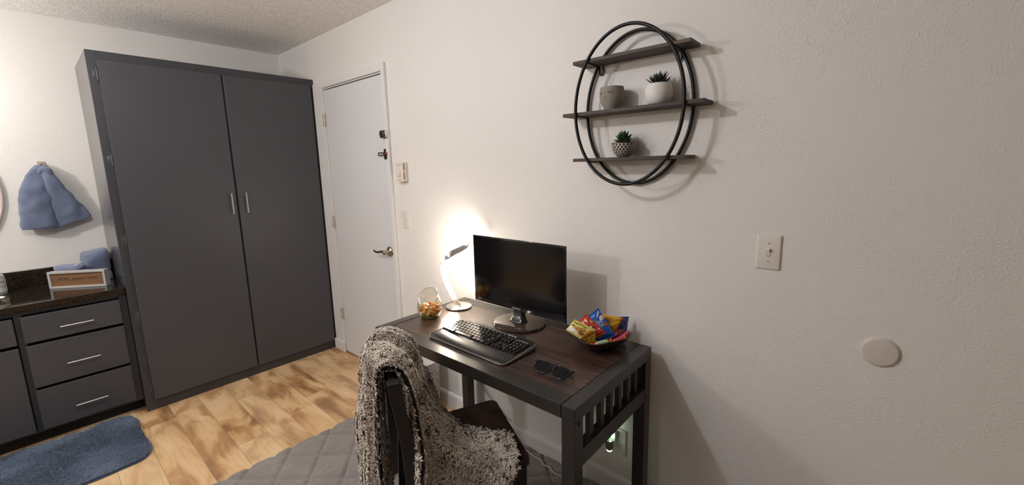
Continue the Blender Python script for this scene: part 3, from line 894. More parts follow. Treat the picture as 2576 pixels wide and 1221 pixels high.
rows = [
    [(1, '~'), (1, '1'), (1, '2'), (1, '3'), (1, '4'), (1, '5'), (1, '6'), (1, '7'), (1, '8'), (1, '9'), (1, '0'), (1, '-'), (1, '='), (2, 'back')],
    [(1.5, 'tab'), (1, 'Q'), (1, 'W'), (1, 'E'), (1, 'R'), (1, 'T'), (1, 'Y'), (1, 'U'), (1, 'I'), (1, 'O'), (1, 'P'), (1, '['), (1, ']'), (1.5, '\\')],
    [(1.75, 'caps'), (1, 'A'), (1, 'S'), (1, 'D'), (1, 'F'), (1, 'G'), (1, 'H'), (1, 'J'), (1, 'K'), (1, 'L'), (1, ';'), (1, "'"), (2.25, 'enter')],
    [(2.25, 'shift'), (1, 'Z'), (1, 'X'), (1, 'C'), (1, 'V'), (1, 'B'), (1, 'N'), (1, 'M'), (1, ','), (1, '.'), (1, '/'), (2.75, 'shift')],
    [(1.5, 'ctrl'), (1.1, ''), (1.25, 'alt'), (5.8, ''), (1.25, 'alt'), (1.1, 'fn'), (1.5, 'ctrl'), (1.5, '')]]
keys = []
KX = -0.205; ytop = 0.050
for r_i, row in enumerate(rows):
    x = KX
    y = ytop - r_i*U*0.96
    for wk, lab in row:
        keys.append((x+wk*U/2, y, wk*U-0.0016, U*0.96-0.0016, lab)); x += wk*U
xn = KX+15*U+0.006
for r_i, labs in enumerate((('ins', 'hm', 'pu'), ('del', 'end', 'pd'), None, (None, '^', None), ('<', 'v', '>'))):
    if labs:
        for c_i, lab in enumerate(labs):
            if lab is not None: keys.append((xn+(c_i+0.5)*U*0.92, ytop-r_i*U*0.96, U*0.92-0.0016, U*0.96-0.0016, lab))
xp = xn+3*U*0.92+0.006
for r_i, labs in enumerate((('num', '/', '*', '-'), ('7', '8', '9', '+'), ('4', '5', '6', ''), ('1', '2', '3', ''), ('0', '', '.', ''))):
    for c_i, lab in enumerate(labs):
        keys.append((xp+(c_i+0.5)*U*0.92, ytop-r_i*U*0.96, U*0.92-0.0016, U*0.96-0.0016, lab))
fk = []
for i in range(13):
    fk.append((KX+U*0.5+i*U*1.13+(0.004 if i else 0)+(0.004 if i > 4 else 0)+(0.004 if i > 8 else 0), 0.070, U*0.95, 0.011, 'F%d' % i if i else 'esc'))
keys.sort(key=lambda k: -k[2]*k[3])
for k in keys[:100]: obj('key', key_bm(*k[:4]), KEYM, t, smooth='auto')
rest = nb()
for k in keys[100:]+fk: add_bm(rest, key_bm(*k[:4], h=0.0055 if k in fk else 0.0075))
obj('key', rest, KEYM, t, smooth='auto', kind='stuff')
bm = nb()
for k in keys+fk:
    if k[4]:
        zt = kz(k[1])+0.0012+(0.0055 if k in fk else 0.0075)+0.0004
        sz = 0.0092 if len(k[4]) == 1 else 0.0056
        add_bm(bm, text_bm(k[4], sz), Matrix.Translation((k[0]-0.001, k[1]+0.002*(k not in fk), zt)) @ Matrix.Rotation(tilt, 4, 'X'))
obj('key_legends', bm, M('legend_print', 'dad6d0', 0.5), t)
bm = nb()
for i in range(3):
    box(bm, 0.075+i*0.016, 0.087+i*0.016, 0.0845, 0.0885, kz(0.086)+0.001, kz(0.086)+0.003, 0.0006, mi=1)
    box(bm, -0.165+i*0.017, -0.153+i*0.017, 0.0855, 0.0895, kz(0.086)+0.001, kz(0.086)+0.0025, 0.0006)
for i in range(4): box(bm, 0.140+i*0.014, 0.148+i*0.014, 0.070, 0.073, kz(0.072)+0.001, kz(0.072)+0.0028, 0.0006, mi=1)
obj('media_buttons', bm, [KEYM, M('pale_button', 'c9c4bd', 0.4)], t)

# ------------------------------------------------------------------ sunglasses
t = thing('sunglasses', 'black sunglasses with dark lenses lying folded on the front of the desk', 'sunglasses', (3.096, -0.455, DH), radians(1))
def lens_outline(cx, s, n=28):
    out = []
    for k in range(n):
        a = 2*pi*k/n; c, s_ = cos(a), sin(a)
        e = 0.72
        x = (abs(c)**e)*(1 if c > 0 else -1)*0.0305; y = (abs(s_)**e)*(1 if s_ > 0 else -1)*0.0245
        x *= 1.0+0.10*(y/0.0225); y *= 1.0 - 0.03*s*x/0.0285
        out.append((cx+x, y))
    return out
# lenses lean back, standing on their lower rims, arms folded behind
def place(p, off=0.0):   # plane coordinates -> leaning frame plane
    x, y = p
    a = radians(28); zz = (y+0.0235)
    return Vector((x, zz*cos(a)-0.02 + off*sin(a) - 0.000, 0.004 + zz*sin(a) - off*cos(a) + 0.9*(x*x)*0.0))
fr = nb()
for s in (-1, 1):
    o_ = lens_outline(s*0.037, s)
    tube(fr, [place(p) for p in o_], 0.0027, 8, closed=True)
    bm = nb()
    c0 = bm.verts.new(place((s*0.037, 0.0), -0.002))
    vs = [bm.verts.new(place(p)) for p in o_]
    mid = [bm.verts.new(place((s*0.037+(p[0]-s*0.037)*0.55, p[1]*0.55), -0.0015)) for p in o_]
    for k in range(len(vs)):
        bm.faces.new((vs[k], vs[(k+1) % len(vs)], mid[(k+1) % len(vs)], mid[k])); bm.faces.new((mid[k], mid[(k+1) % len(vs)], c0))
    obj('lens', bm, M('dark_lens', '05050a', 0.05, var=0.05, Specular_IOR_Level=0.25), t, smooth=True)
tube(fr, crom([place((-0.0105, 0.008)), place((-0.005, 0.0125)), place((0.005, 0.0125)), place((0.0105, 0.008))], 5), 0.003, 8)
for s in (-1, 1):
    a = place((s*0.067, 0.016)); tube(fr, [a, a+Vector((s*0.007, 0.003, -0.001)), a+Vector((s*0.008, 0.010, -0.004))], 0.0038, 8)
obj('frame', fr, M('black_acetate', '100e0e', 0.10, var=0.05), t, smooth=True)
for s in (-1, 1):
    a = place((s*0.067, 0.016))+Vector((s*0.008, 0.010, -0.004))
    bm = nb(); tube(bm, crom([a, Vector((s*0.050, 0.036+0.004*s, 0.0085)), Vector((-s*0.02, 0.043+0.005*s, 0.006)), Vector((-s*0.062, 0.037+0.006*s, 0.0045))], 8), 0.0028, 8)
    for v in bm.verts: v.co.z = max(v.co.z, 0.0008)
    obj('temple_arm', bm, M('black_acetate'), t, smooth=True)

# ------------------------------------------------------------------ glass of caramels
GC = Vector((2.312, -0.352, DH))
t = thing('glass_bowl', 'clear egg-shaped glass bowl with a slanted rim holding caramels', 'bowl', GC)
bm = nb(); n = 56
cutN = Vector((0.42, -0.62, 1.0)).normalized()   # slanted mouth, open towards the room
def gl_pt(r, z, a, inner=0.0):
    return Vector(((r-inner)*cos(a), (r-inner)*sin(a), z))
prof = [(0.030, 0.0), (0.040, 0.002), (0.048, 0.010), (0.055, 0.024), (0.0590, 0.040), (0.0585, 0.055), (0.0550, 0.072), (0.0505, 0.088), (0.0460, 0.102), (0.0430, 0.112), (0.0405, 0.122), (0.0385, 0.132)]
def prof_at(s):
    s *= len(prof)-1; i = min(int(s), len(prof)-2); f = s-i
    return prof[i][0]*(1-f)+prof[i+1][0]*f, prof[i][1]*(1-f)+prof[i+1][1]*f
def smax(a):
    lo, hi = 0.0, 1.0
    for _ in range(24):
        m_ = (lo+hi)/2; r, z = prof_at(m_)
        if Vector((r*cos(a), r*sin(a), z-0.108)).dot(cutN) > 0: hi = m_
        else: lo = m_
    return lo
rows_ = []
NR = 30
for i in range(NR+1):
    row = []
    for k in range(n):
        a = 2*pi*k/n; r, z = prof_at(smax(a)*i/NR); row.append(gl_pt(r, z, a))
    rows_.append(row)
rim = rows_[-1]
inner = []
for i in range(NR, -1, -1):
    row = []
    for k in range(n):
        a = 2*pi*k/n; f = smax(a)*i/NR; r, z = prof_at(f)
        row.append(gl_pt(max(0.001, r-0.0022), z+(0.006 if i < 3 else 0.0), a))
    inner.append(row)
allr = rows_+inner
grid(bm, allr, closed_v=True, cap0=True, cap1=True)
bmesh.ops.recalc_face_normals(bm, faces=bm.faces[:])
bm2 = nb(); lathe(bm2, [(0.001, 0.0008), (0.036, 0.001), (0.044, 0.0065), (0.001, 0.0060)], 40)
obj('thick_base', bm2, m_glass('greenish_base_glass', 'c9d2a0', 0.0, 1.5), t, smooth=True)
obj('glass', bm, m_glass('clear_glass', 'f3f5f0', 0.0, 1.5), t, smooth=True)
bm3 = nb(); tube(bm3, [Vector((p_[0]*0.985, p_[1]*0.985, p_[2])) for p_ in rim], 0.0011, 6, closed=True)
obj('polished_rim', bm3, M('rim_glass', '8f8d80', 0.1, Transmission_Weight=0.6), t, smooth=True)
CAR = [M('caramel_wrapped', 'dba05a', 0.22, var=0.2, nscale=60, bump=0.5, bscale=150, bdist=0.002), M('caramel_dark', 'b87a50', 0.25, var=0.2, nscale=60, bump=0.5, bscale=150, bdist=0.002)]
rng = random.Random(4)
spots = []
for lvl, (zz, rr, nn_) in enumerate(((0.0165, 0.028, 6), (0.034, 0.041, 8), (0.051, 0.038, 7))):
    for k in range(nn_):
        a = 2*pi*(k+0.37*lvl)/nn_; spots.append((rr*cos(a), rr*sin(a), zz, a))
    if lvl == 0: spots.append((0, 0, 0.0165, 0.3))
    if lvl == 1: spots += [(0.014, 0.012, 0.036, 0.2), (-0.015, -0.010, 0.035, 1.2)]
    if lvl == 2: spots += [(0.012, 0.012, 0.056, 0.9), (-0.012, -0.008, 0.056, 0.1)]
def caramel(mat):
    bm = nb(); box(bm, -0.0088, 0.0088, -0.0088, 0.0088, -0.0075, 0.0075, 0.002)
    for s in (-1, 1):   # folded wrapper ends
        box(bm, s*0.0091-0.0006, s*0.0091+0.0006, -0.007, 0.007, -0.0055, 0.0055, 0.0004)
    return bm
WHERE = ('in the bottom layer', 'in the middle layer', 'on the top of the pile')
proto = [None, None]
for i, (x, y, z, a) in enumerate(spots):
    k = 0 if rng.random() < 0.68 else 1
    if proto[k] is None:
        o = obj('caramel', caramel(CAR[k]), CAR[k], None); proto[k] = o
    else:
        o = proto[k].copy(); COL.objects.link(o)
    o.location = GC+Vector((x, y, z)); o.rotation_euler = (rng.uniform(-0.5, 0.5), rng.uniform(-0.5, 0.5), a+rng.uniform(-0.5, 0.5))
    lv = 0 if z < 0.02 else (1 if z < 0.045 else 2)
    finish(o, '%s wrapped caramel cube %s inside the glass bowl' % (('golden', 'reddish brown')[k], WHERE[lv]), 'caramel', 'caramels in the glass bowl, %s and %s' % (('golden', 'reddish')[k], WHERE[lv]))

# ------------------------------------------------------------------ snack bowl with wrapped snacks
BC = Vector((3.106, -0.158, DH))
t = thing('snack_bowl', 'dark grey square bowl with rounded corners full of snack packets', 'bowl', BC, radians(-27))
bm = nb()
def sq(h, r, z, curl=0.0, n=6):
    out = []
    for x, y in rrect(2*h, 2*h, r, n):
        d = sqrt(x*x+y*y)/(h*1.3)
        out.append(Vector((x, y, z+curl*(d**3))))
    return out
P = [sq(0.032, 0.022, 0.0), sq(0.050, 0.028, 0.001), sq(0.068, 0.034, 0.014), sq(0.087, 0.040, 0.034), sq(0.100, 0.044, 0.049, 0.006), sq(0.1015, 0.044, 0.0505, 0.006),
     sq(0.099, 0.044, 0.0505, 0.006), sq(0.096, 0.042, 0.047, 0.006), sq(0.083, 0.038, 0.035), sq(0.062, 0.030, 0.015), sq(0.034, 0.024, 0.006)]
grid(bm, P, closed_v=True, cap0=True, cap1=True); bmesh.ops.recalc_face_normals(bm, faces=bm.faces[:])
obj('bowl', bm, M('charcoal_stoneware', '37332f', 0.45, var=0.15, nscale=40), t, smooth='auto')

def unproj(px, py, dist):
    """point of the room seen at a photo pixel, dist metres in front of the camera"""
    d = FWD + RGT*((px-1288)/FPX) + UPV*((610.5+PYS-py)/FPX)
    return CAM + d*dist
class Packet:
    def __init__(s, name, label, cat, quad, mat, thick=0.022, group=None, seed=0, crimp=None, wr=0.0022):
        s.q = [unproj(*p) for p in quad]            # TL, TR, BR, BL
        s.c = sum(s.q, Vector())/4
        s.th = thick; s.seed = seed; s.wr = wr
        s.t = thing(name, label, cat, s.c, group=group)
        s.n = ((s.q[1]-s.q[3]).cross(s.q[0]-s.q[2])).normalized()
        if s.n.dot(CAM-s.c) < 0: s.n = -s.n
        bm = nb()
        N = 26
        F = [[s.S(i/N, j/N, 1) for j in range(N+1)] for i in range(N+1)]
        B = [[s.S(i/N, j/N, -1) for j in range(N+1)] for i in range(N+1)]
        grid(bm, F); grid(bm, B)
        bmesh.ops.remove_doubles(bm, verts=bm.verts[:], dist=0.0004)
        bmesh.ops.recalc_face_normals(bm, faces=bm.faces[:])
        obj('wrapper', bm, mat, s.t, smooth=True)
        bm = nb()
        for v0, v1 in ((-0.045, 0.0), (1.0, 1.045)):
            P = [[s.S(i/24, v0+(v1-v0)*j/3, 0)+s.n*0.0012*(1 if i % 2 else -1)*(1-abs(2*j/3-1)*0.3) for j in range(4)] for i in range(25)]
            P2 = [[p + s.n*0.0008 for p in row] for row in P]
            grid(bm, P); grid(bm, P2)
        if crimp: obj('crimped_end', bm, crimp, s.t, smooth=True)
        else: bm.free()
    def S(s, u, v, side, off=0.0):
        """u across from left to right, v down from top to bottom"""
        a = s.q[0].lerp(s.q[1], u); b = s.q[3].lerp(s.q[2], u)
        p = a.lerp(b, v)
        uu, vv = min(1, max(0, u)), min(1, max(0, v))
        puff = (max(0, 4*uu*(1-uu))**0.45)*(max(0, 4*vv*(1-vv))**0.5)
        w_ = s.wr*(nz((u*3, v*3, side), 2.1, s.seed)+0.6*nz((u*9, v*4, side), 1.7, s.seed+5))*(0.25+puff)
        return p + s.n*(side*(s.th/2*puff) + (w_ if side else 0) + off) - s.c
    def text(s, txt, u, v, size, mat, rot=0.0, off=0.0012, shear=0.0, sx=1.0):
        W = ((s.q[1]-s.q[0]).length+(s.q[2]-s.q[3]).length)/2; H = ((s.q[3]-s.q[0]).length+(s.q[2]-s.q[1]).length)/2
        bm = nb(); ca, sa = cos(rot), sin(rot)
        def fn(p):
            x, y = (p.x*ca-p.y*sa)*sx, p.x*sa+p.y*ca
            return s.S(u+x/W, v-y/H, 1, off)
        src = text_bm(txt, size, 0, 1.0, shear)
        bmesh.ops.subdivide_edges(src, edges=[e for e in src.edges if e.calc_length() > size*0.35], cuts=1)
        add_bm(bm, src, None, fn)
        obj('lettering', bm, mat, s.t)
    def blob(s, name, u, v, ru, rv, mat, rot=0.0, off=0.0008, n=22, k=1.0, wob=0.0):
        """rounded printed shape conforming to the front of the packet; k<1 squarer"""
        W = ((s.q[1]-s.q[0]).length+(s.q[2]-s.q[3]).length)/2; H = ((s.q[3]-s.q[0]).length+(s.q[2]-s.q[1]).length)/2
        bm = nb(); ca, sa = cos(rot), sin(rot); P = []
        for i in range(5):
            row = []
            for j in range(n):
                a = 2*pi*j/n; c, d = cos(a), sin(a)
                x = ru*i/4*(abs(c)**k)*(1 if c > 0 else -1)*W; y = rv*i/4*(abs(d)**k)*(1 if d > 0 else -1)*H
                f = 1+wob*nz((c, d, 0), 2.2, s.seed)
                x, y = x*f, y*f
                row.append(s.S(u+(x*ca-y*sa)/W, v-(x*sa+y*ca)/H, 1, off))
            P.append(row)
        grid(bm, P, closed_v=True)
        obj(name, bm, mat, s.t, smooth=True)
def foil(key, col, rough=0.28): return M(key, col, rough, 0.0, var=0.10, nscale=30, bump=0.5, bscale=90, bdist=0.003, Specular_IOR_Level=0.7)
Bd = (BC-CAM).dot(FWD)   # distance of the bowl along the view
INK_W = M('white_ink', 'f0ece4', 0.4); INK_G = M('green_ink', '2c4f2a', 0.5); INK_K = M('dark_ink', '2a2433', 0.5); INK_R = M('red_ink', 'c8292c', 0.4)
COOK = M('biscuit_brown', 'b97a3a', 0.6, var=0.3, nscale=200); COOKD = M('biscuit_dark', '8a5426', 0.6, var=0.3, nscale=200)
G_ = None
p = Packet('snack_packet', 'navy blue snack packet at the right rear of the square bowl', 'snack packet',
           [(1554, 800, Bd+0.030), (1582, 799, Bd+0.040), (1574, 843, Bd+0.045), (1545, 848, Bd+0.035)], foil('navy_foil', '2b3a8a'), 0.020, seed=31, crimp=foil('navy_foil', '26326f'))
p = Packet('snack_packet', 'golden yellow snack packet with dark lettering standing behind the bright blue one', 'snack packet',
           [(1566, 800, Bd+0.004), (1546, 838, Bd+0.006), (1503, 843, Bd+0.026), (1512, 790, Bd+0.022)], foil('yellow_foil', 'dba31a'), 0.030, seed=12, crimp=foil('orange_foil_end', 'c9781a'), wr=0.0034)
p.text('PEAT', 0.30, 0.62, 0.017, INK_K, 1.28)
p.blob('printed_biscuit', 0.18, 0.62, 0.10, 0.24, M('deep_yellow_print', 'bd7f1c', 0.5), 0.0)

p = Packet('snack_packet', 'bright blue snack packet with cookie pictures leaning in the middle of the bowl', 'snack packet',
           [(1481, 799, Bd-0.010), (1507, 778, Bd-0.006), (1546, 842, Bd-0.022), (1492, 862, Bd-0.030)], foil('blue_foil', '1c62c4'), 0.024, seed=5, crimp=foil('blue_foil', '1c62c4'))
p.text('Chips', 0.44, 0.34, 0.019, INK_W, -0.25, shear=0.3); p.text('Ahoy!', 0.46, 0.47, 0.019, INK_W, -0.25, shear=0.3)
p.blob('printed_panel', 0.80, 0.28, 0.15, 0.075, INK_W, 0.15, off=0.0006, k=0.5)
p.text('NABISCO', 0.80, 0.28, 0.0055, INK_R, 0.15, off=0.0018)
p.blob('printed_cookie', 0.84, 0.55, 0.11, 0.060, COOK, off=0.0016)
p.blob('printed_cookie', 0.32, 0.86, 0.10, 0.055, COOK, off=0.0016)
p.blob('printed_streak', 0.70, 0.11, 0.20, 0.022, INK_W, 0.55); p.blob('printed_streak', 0.76, 0.13, 0.14, 0.014, M('pink_print', 'd98a90', 0.4), 0.55, off=0.0014)

p = Packet('snack_packet', 'red snack packet with round cookie print between the yellow and blue ones', 'snack packet',
           [(1459, 811, Bd-0.020), (1476, 792, Bd-0.014), (1523, 836, Bd-0.042), (1484, 853, Bd-0.050)], foil('red_foil', 'c5301f'), 0.024, seed=8, crimp=foil('red_foil', 'c5301f'))
p.blob('printed_cookie', 0.80, 0.34, 0.16, 0.085, COOK, 0.2)
p.blob('printed_burst', 0.46, 0.52, 0.20, 0.07, INK_K, -0.6, wob=0.9)
p.blob('printed_star', 0.46, 0.52, 0.10, 0.035, INK_W, -0.6, off=0.0016, wob=0.9)
p.blob('printed_streak', 0.50, 0.18, 0.05, 0.10, INK_W, 0.3)
p.blob('painted_highlight', 0.82, 0.76, 0.07, 0.035, INK_W, 0.2)  # white highlight painted onto the red wrapper
p = Packet('snack_packet', 'cream and yellow biscuit packet hanging over the left rim of the bowl', 'snack packet',
           [(1445, 805, Bd-0.035), (1499, 832, Bd-0.058), (1462, 853, Bd-0.070), (1424, 830, Bd-0.045)], foil('cream_foil', 'dfc878'), 0.020, seed=3, crimp=foil('cream_foil', 'dfc878'))
p.blob('printed_panel', 0.36, 0.20, 0.34, 0.20, M('pale_yellow_print', 'f0e06a', 0.4), 0, off=0.0006, k=0.5)
p.text('belVita', 0.36, 0.18, 0.017, INK_G, 0.0, off=0.0016)
p.blob('printed_biscuit', 0.55, 0.50, 0.24, 0.15, COOK, 0.25, off=0.0010)
p.blob('printed_biscuit', 0.74, 0.72, 0.16, 0.13, COOKD, -0.2, off=0.0013)
p.blob('printed_milk_splash', 0.30, 0.80, 0.26, 0.14, INK_W, 0.1, off=0.0008, wob=0.5)
p.blob('printed_nuts', 0.14, 0.46, 0.07, 0.05, COOKD, 0.3); p.blob('printed_nuts', 0.28, 0.50, 0.05, 0.04, COOKD, 0.3)
p.blob('gold_edge', 0.93, 0.52, 0.07, 0.34, foil('gold_foil', 'd89b1c'), 0, off=0.0012, k=0.7)
p = Packet('snack_packet', 'crumpled golden packet half hidden low behind the cream packet', 'snack packet',
           [(1462, 846, Bd-0.045), (1497, 833, Bd-0.048), (1500, 862, Bd-0.050), (1474, 866, Bd-0.055)], foil('gold_foil', 'b97a20'), 0.018, seed=14, crimp=foil('gold_foil', 'b97a20'), wr=0.004)
p = Packet('snack_packet', 'dark red foil packet lying low at the right side of the bowl', 'snack packet',
           [(1540, 834, Bd-0.002), (1574, 828, Bd+0.004), (1562, 850, Bd-0.010), (1532, 856, Bd-0.024)], foil('maroon_foil', '7c2034'), 0.018, seed=17, crimp=foil('maroon_foil', '7c2034'), wr=0.004)
def candy(name, label, a, b, w_, cols, seed, txt=None):
    A, B = unproj(*a), unproj(*b); c = (A+B)/2; L_ = (B-A).length
    d = (B-A).normalized(); nn = (CAM-c); nn = (nn-d*nn.dot(d)).normalized()
    t = thing(name, label, 'candy', c)
    mt = frame_mtx((0, 0, 0), d, nn.cross(d)*1.0)
    bm = nb(); P = []
    for i in range(23):
        u = i/22; x = (u-0.5)*L_
        e = abs(2*u-1)
        r = w_/2*(1.0 if e < 0.62 else (0.38 if e < 0.72 else 0.38+0.9*(e-0.72)/0.28))
        row = []
        for k in range(14):
            a_ = 2*pi*k/14; q = r*(1+0.18*nz((u*8, k, seed), 1.1))
            zf = 0.75 if e < 0.62 else 0.25
            row.append(mt @ Vector((x, q*cos(a_), q*zf*sin(a_))))
        P.append(row)
    V = grid(bm, P, closed_v=True, cap0=True, cap1=True)
    bm.faces.ensure_lookup_table()
    for i, f in enumerate(bm.faces):
        u = (i//14)/22
        f.material_index = 1 if 0.20 < u < 0.80 else 0
    bmesh.ops.recalc_face_normals(bm, faces=bm.faces[:])
    obj('wrapper', bm, cols, t, smooth=True)
    if txt:
        tb = text_bm(txt, w_*0.75)
        bm = nb(); add_bm(bm, tb, mt @ Matrix.Translation((0, 0, w_*0.42)))
        obj('lettering', bm, INK_K, t)
candy('candy_roll', 'pale green twist-wrapped candy roll with red end at the front corner of the bowl', (1487, 869, Bd-0.095), (1540, 857, Bd-0.090), 0.016,
      [foil('coral_foil', 'cc4a3c'), foil('pale_green_foil', 'a9b58c')], 1)
candy('candy_roll', 'orange and pink twist-wrapped candy beside the pale green roll', (1537, 862, Bd-0.075), (1574, 849, Bd-0.055), 0.016,
      [foil('orange_foil', 'd0702c'), foil('pink_foil', 'c73a52')], 2)
candy('candy_roll', 'magenta twist-wrapped candy on the right rim of the bowl', (1556, 856, Bd-0.045), (1584, 836, Bd-0.015), 0.019,
      [foil('magenta_foil', 'a83a62'), foil('rose_foil', 'b9455f')], 3)

# ------------------------------------------------------------------ waste bin
t = thing('waste_bin', 'white waste bin with brown hexagon line pattern beside the desk against the wall', 'waste bin', (1.90, -0.145, 0.016))
bm = nb(); HB = 0.320
lathe(bm, [(0.001, 0.0), (0.110, 0.0), (0.113, 0.004), (0.126, HB-0.002), (0.127, HB), (0.124, HB), (0.110, 0.008), (0.001, 0.008)], 64)
def bin_r(z): return 0.113+0.013*z/HB+0.0007
aS = 0.052
import itertools
def lattice():
    R0 = 0.118; cols = round(2*pi*R0/(aS*sqrt(3)/2)/2)*2; da = 2*pi/cols
    for i in range(cols):
        for j in range(-1, 7):
            yield i*da, (j+(0.5 if i % 2 else 0))*aS*0.98+0.01, da
for a0, zz, da in lattice():
    for k in range(6):
        th = pi/3*k; L_ = aS/sqrt(3)
        pts = []
        for s in range(4):
            f = s/3; dx, dz = L_*f*cos(th), L_*f*sin(th)
            pts.append((a0+dx/(aS*sqrt(3)/2)*da, zz+dz))
        if min(p[1] for p in pts) < 0.006 or max(p[1] for p in pts) > HB-0.035: continue
        nx_, nz_ = -sin(th)*0.0009, cos(th)*0.0009
        P = [[Vector((bin_r(z)*cos(a+s*nx_/0.118), bin_r(z)*sin(a+s*nx_/0.118), z+s*nz_)) for s in (-1, 1)] for a, z in pts]
        grid(bm, P, mi=1)
obj('body', bm, [M('white_bin_plastic', 'e6dedb', 0.35, var=0.02), M('brown_line_print', '46281f', 0.5)], t, smooth='auto')

# ------------------------------------------------------------------ wall plates
def switch_plate(name, label, x, z, y=0.0):
    t = thing(name, label, 'light switch', (x, y, z))
    bm = nb()
    P = [[Vector((px*s, -d, pz*s2)) for px, pz in rrect(0.070, 0.114, 0.003, 3)] for s, s2, d in ((1, 1, 0.0005), (1, 1, 0.002), (0.90, 0.94, 0.0062), (0.87, 0.92, 0.0066))]
    grid(bm, P, closed_v=True, cap1=True); bmesh.ops.recalc_face_normals(bm, faces=bm.faces[:])
    obj('plate', bm, PLATE, t, smooth='auto')
    bm = nb(); box(bm, -0.0052, 0.0052, -0.0072, -0.0064, -0.012, 0.012); obj('slot', bm, M('switch_slot', '6c6257', 0.6), t)
    bm = nb(); box(bm, -0.0042, 0.0042, -0.0084, -0.0066, -0.0108, 0.004, 0.0006)
    box(bm, -0.0042, 0.0042, -0.019, -0.007, -0.002, 0.006, 0.0012, mtx=Matrix.Translation((0, 0, 0.002)) @ Matrix.Rotation(radians(-22), 4, 'X'))
    obj('toggle', bm, PLATE, t)
    for s in (-1, 1):
        bm = nb(); lathe(bm, [(0.001, 0.0016), (0.0022, 0.0012), (0.0031, 0.0)], 14)
        for v in bm.verts: v.co = Vector((v.co.x, -0.0064-v.co.z, s*0.030+v.co.y))
        bmesh.ops.recalc_face_normals(bm, faces=bm.faces[:])
        obj('screw', bm, M('painted_screw', 'cbbfb2', 0.35, 0.3), t, smooth=True)
switch_plate('light_switch', 'large near white toggle switch plate on the bare right part of the wall', 3.6354, 1.1555)
switch_plate('light_switch', 'small white switch plate beside the door under the thermostat', 1.668, 1.136)
t = thing('thermostat', 'white wall thermostat with round dial beside the door', 'thermostat', (1.672, 0, 1.432))
obj('body', bx(-0.039, 0.037, -0.026, -0.0005, -0.058, 0.058, 0.003), M('beige_thermostat_case', 'd9cbb8', 0.4), t)
obj('cover', bx(-0.040, 0.036, -0.033, -0.0265, -0.060, 0.060, 0.003), PLATE, t)
bm = nb(); box(bm, 0.030, 0.0378, -0.0285, -0.0245, -0.045, -0.005); box(bm, 0.030, 0.0378, -0.0285, -0.0245, 0.010, 0.048); obj('vent_slots', bm, M('brown_shadow_slot', '6a4a3e', 0.7), t)
bm = nb(); lathe(bm, [(0.001, 0.010), (0.016, 0.010), (0.0185, 0.007), (0.019, 0.0)], 32)
for v in bm.verts: v.co = Vector((-0.004+v.co.x, -0.033-v.co.z, -0.008+v.co.y))
bmesh.ops.recalc_face_normals(bm, faces=bm.faces[:])
obj('dial', bm, PLATE, t, smooth='auto')
bm = nb()
box(bm, -0.028, 0.022, -0.0336, -0.0331, 0.040, 0.0425); box(bm, -0.008, 0.010, -0.0336, -0.0331, -0.051, -0.047)
for a in range(-3, 10): 
    th = radians(-40+a*22); c, s = cos(th), sin(th)
    box(bm, -0.0006, 0.0006, -0.0336, -0.0331, 0.0205, 0.0235, mtx=Matrix.Translation((-0.004, 0, -0.008)) @ Matrix.Rotation(th, 4, 'Y'))
obj('printed_marks', bm, M('grey_print', '8f8a86', 0.5), t)
t = thing('wall_cover_plate', 'round white blank cover plate low on the right part of the wall', 'cover plate', (3.9285, 0, 0.8975))
bm = nb(); lathe(bm, [(0.0435, 0.0003), (0.0435, 0.004), (0.0385, 0.0085), (0.037, 0.0088), (0.001, 0.0088)], 56)
for v in bm.verts: v.co = Vector((v.co.x, -v.co.z, v.co.y))
bmesh.ops.recalc_face_normals(bm, faces=bm.faces[:])
obj('disc', bm, M('cover_plate_paint', 'd5ccc4', 0.5, var=0.02, bump=0.2, bscale=150), t, smooth='auto')
# outlet and night light under the desk
t = thing('wall_outlet', 'white outlet plate low on the wall under the desk behind the night light', 'outlet', (3.128, 0, 0.262))
bm = nb()
P = [[Vector((px*s, -d, pz*s2)) for px, pz in rrect(0.070, 0.114, 0.003, 3)] for s, s2, d in ((1, 1, 0.0005), (1, 1, 0.002), (0.90, 0.94, 0.0062), (0.87, 0.92, 0.0066))]
grid(bm, P, closed_v=True, cap1=True); bmesh.ops.recalc_face_normals(bm, faces=bm.faces[:])
obj('plate', bm, PLATE, t, smooth='auto')
for zz in (-0.020, 0.020):
    bm = nb(); prism(bm, [(x, zz+z) for x, z in rrect(0.033, 0.028, 0.010, 5)], 'y', -0.0080, -0.0067); r_ = obj('receptacle', bm, PLATE, t)
    bm = nb(); box(bm, -0.0075, -0.0055, -0.0083, -0.0081, zz-0.002, zz+0.006); box(bm, 0.0055, 0.0075, -0.0083, -0.0081, zz-0.002, zz+0.006); obj('slots', bm, GAPB, r_)
t = thing('night_light', 'small clear plug-in night light glowing on the outlet under the desk', 'night light', (3.108, -0.010, 0.262))
bm = nb(); box(bm, -0.016, 0.016, -0.022, 0.0005, 0.004, 0.046, 0.004); obj('plug_body', bm, M('white_plug_plastic', 'cfd4cc', 0.4), t)
bm = nb(); lathe(bm, [(0.001, -0.034), (0.012, -0.032), (0.017, -0.022), (0.018, 0.0), (0.014, 0.010), (0.001, 0.012)], 8)
for v in bm.verts: v.co += Vector((0, -0.042, 0.010))
bmesh.ops.recalc_face_normals(bm, faces=bm.faces[:])
obj('faceted_shade', bm, M('smoky_clear_plastic', '8d8a83', 0.1, Transmission_Weight=0.5), t)
bm = nb(); lathe(bm, [(0.001, 0.003), (0.006, 0.002), (0.008, -0.001), (0.001, -0.002)], 12)
for v in bm.verts: v.co += Vector((0.004, -0.034, 0.043))
obj('glowing_bulb', bm, m_emit('night_light_glow', 'd8ffdc', 40.0), t, smooth=True)
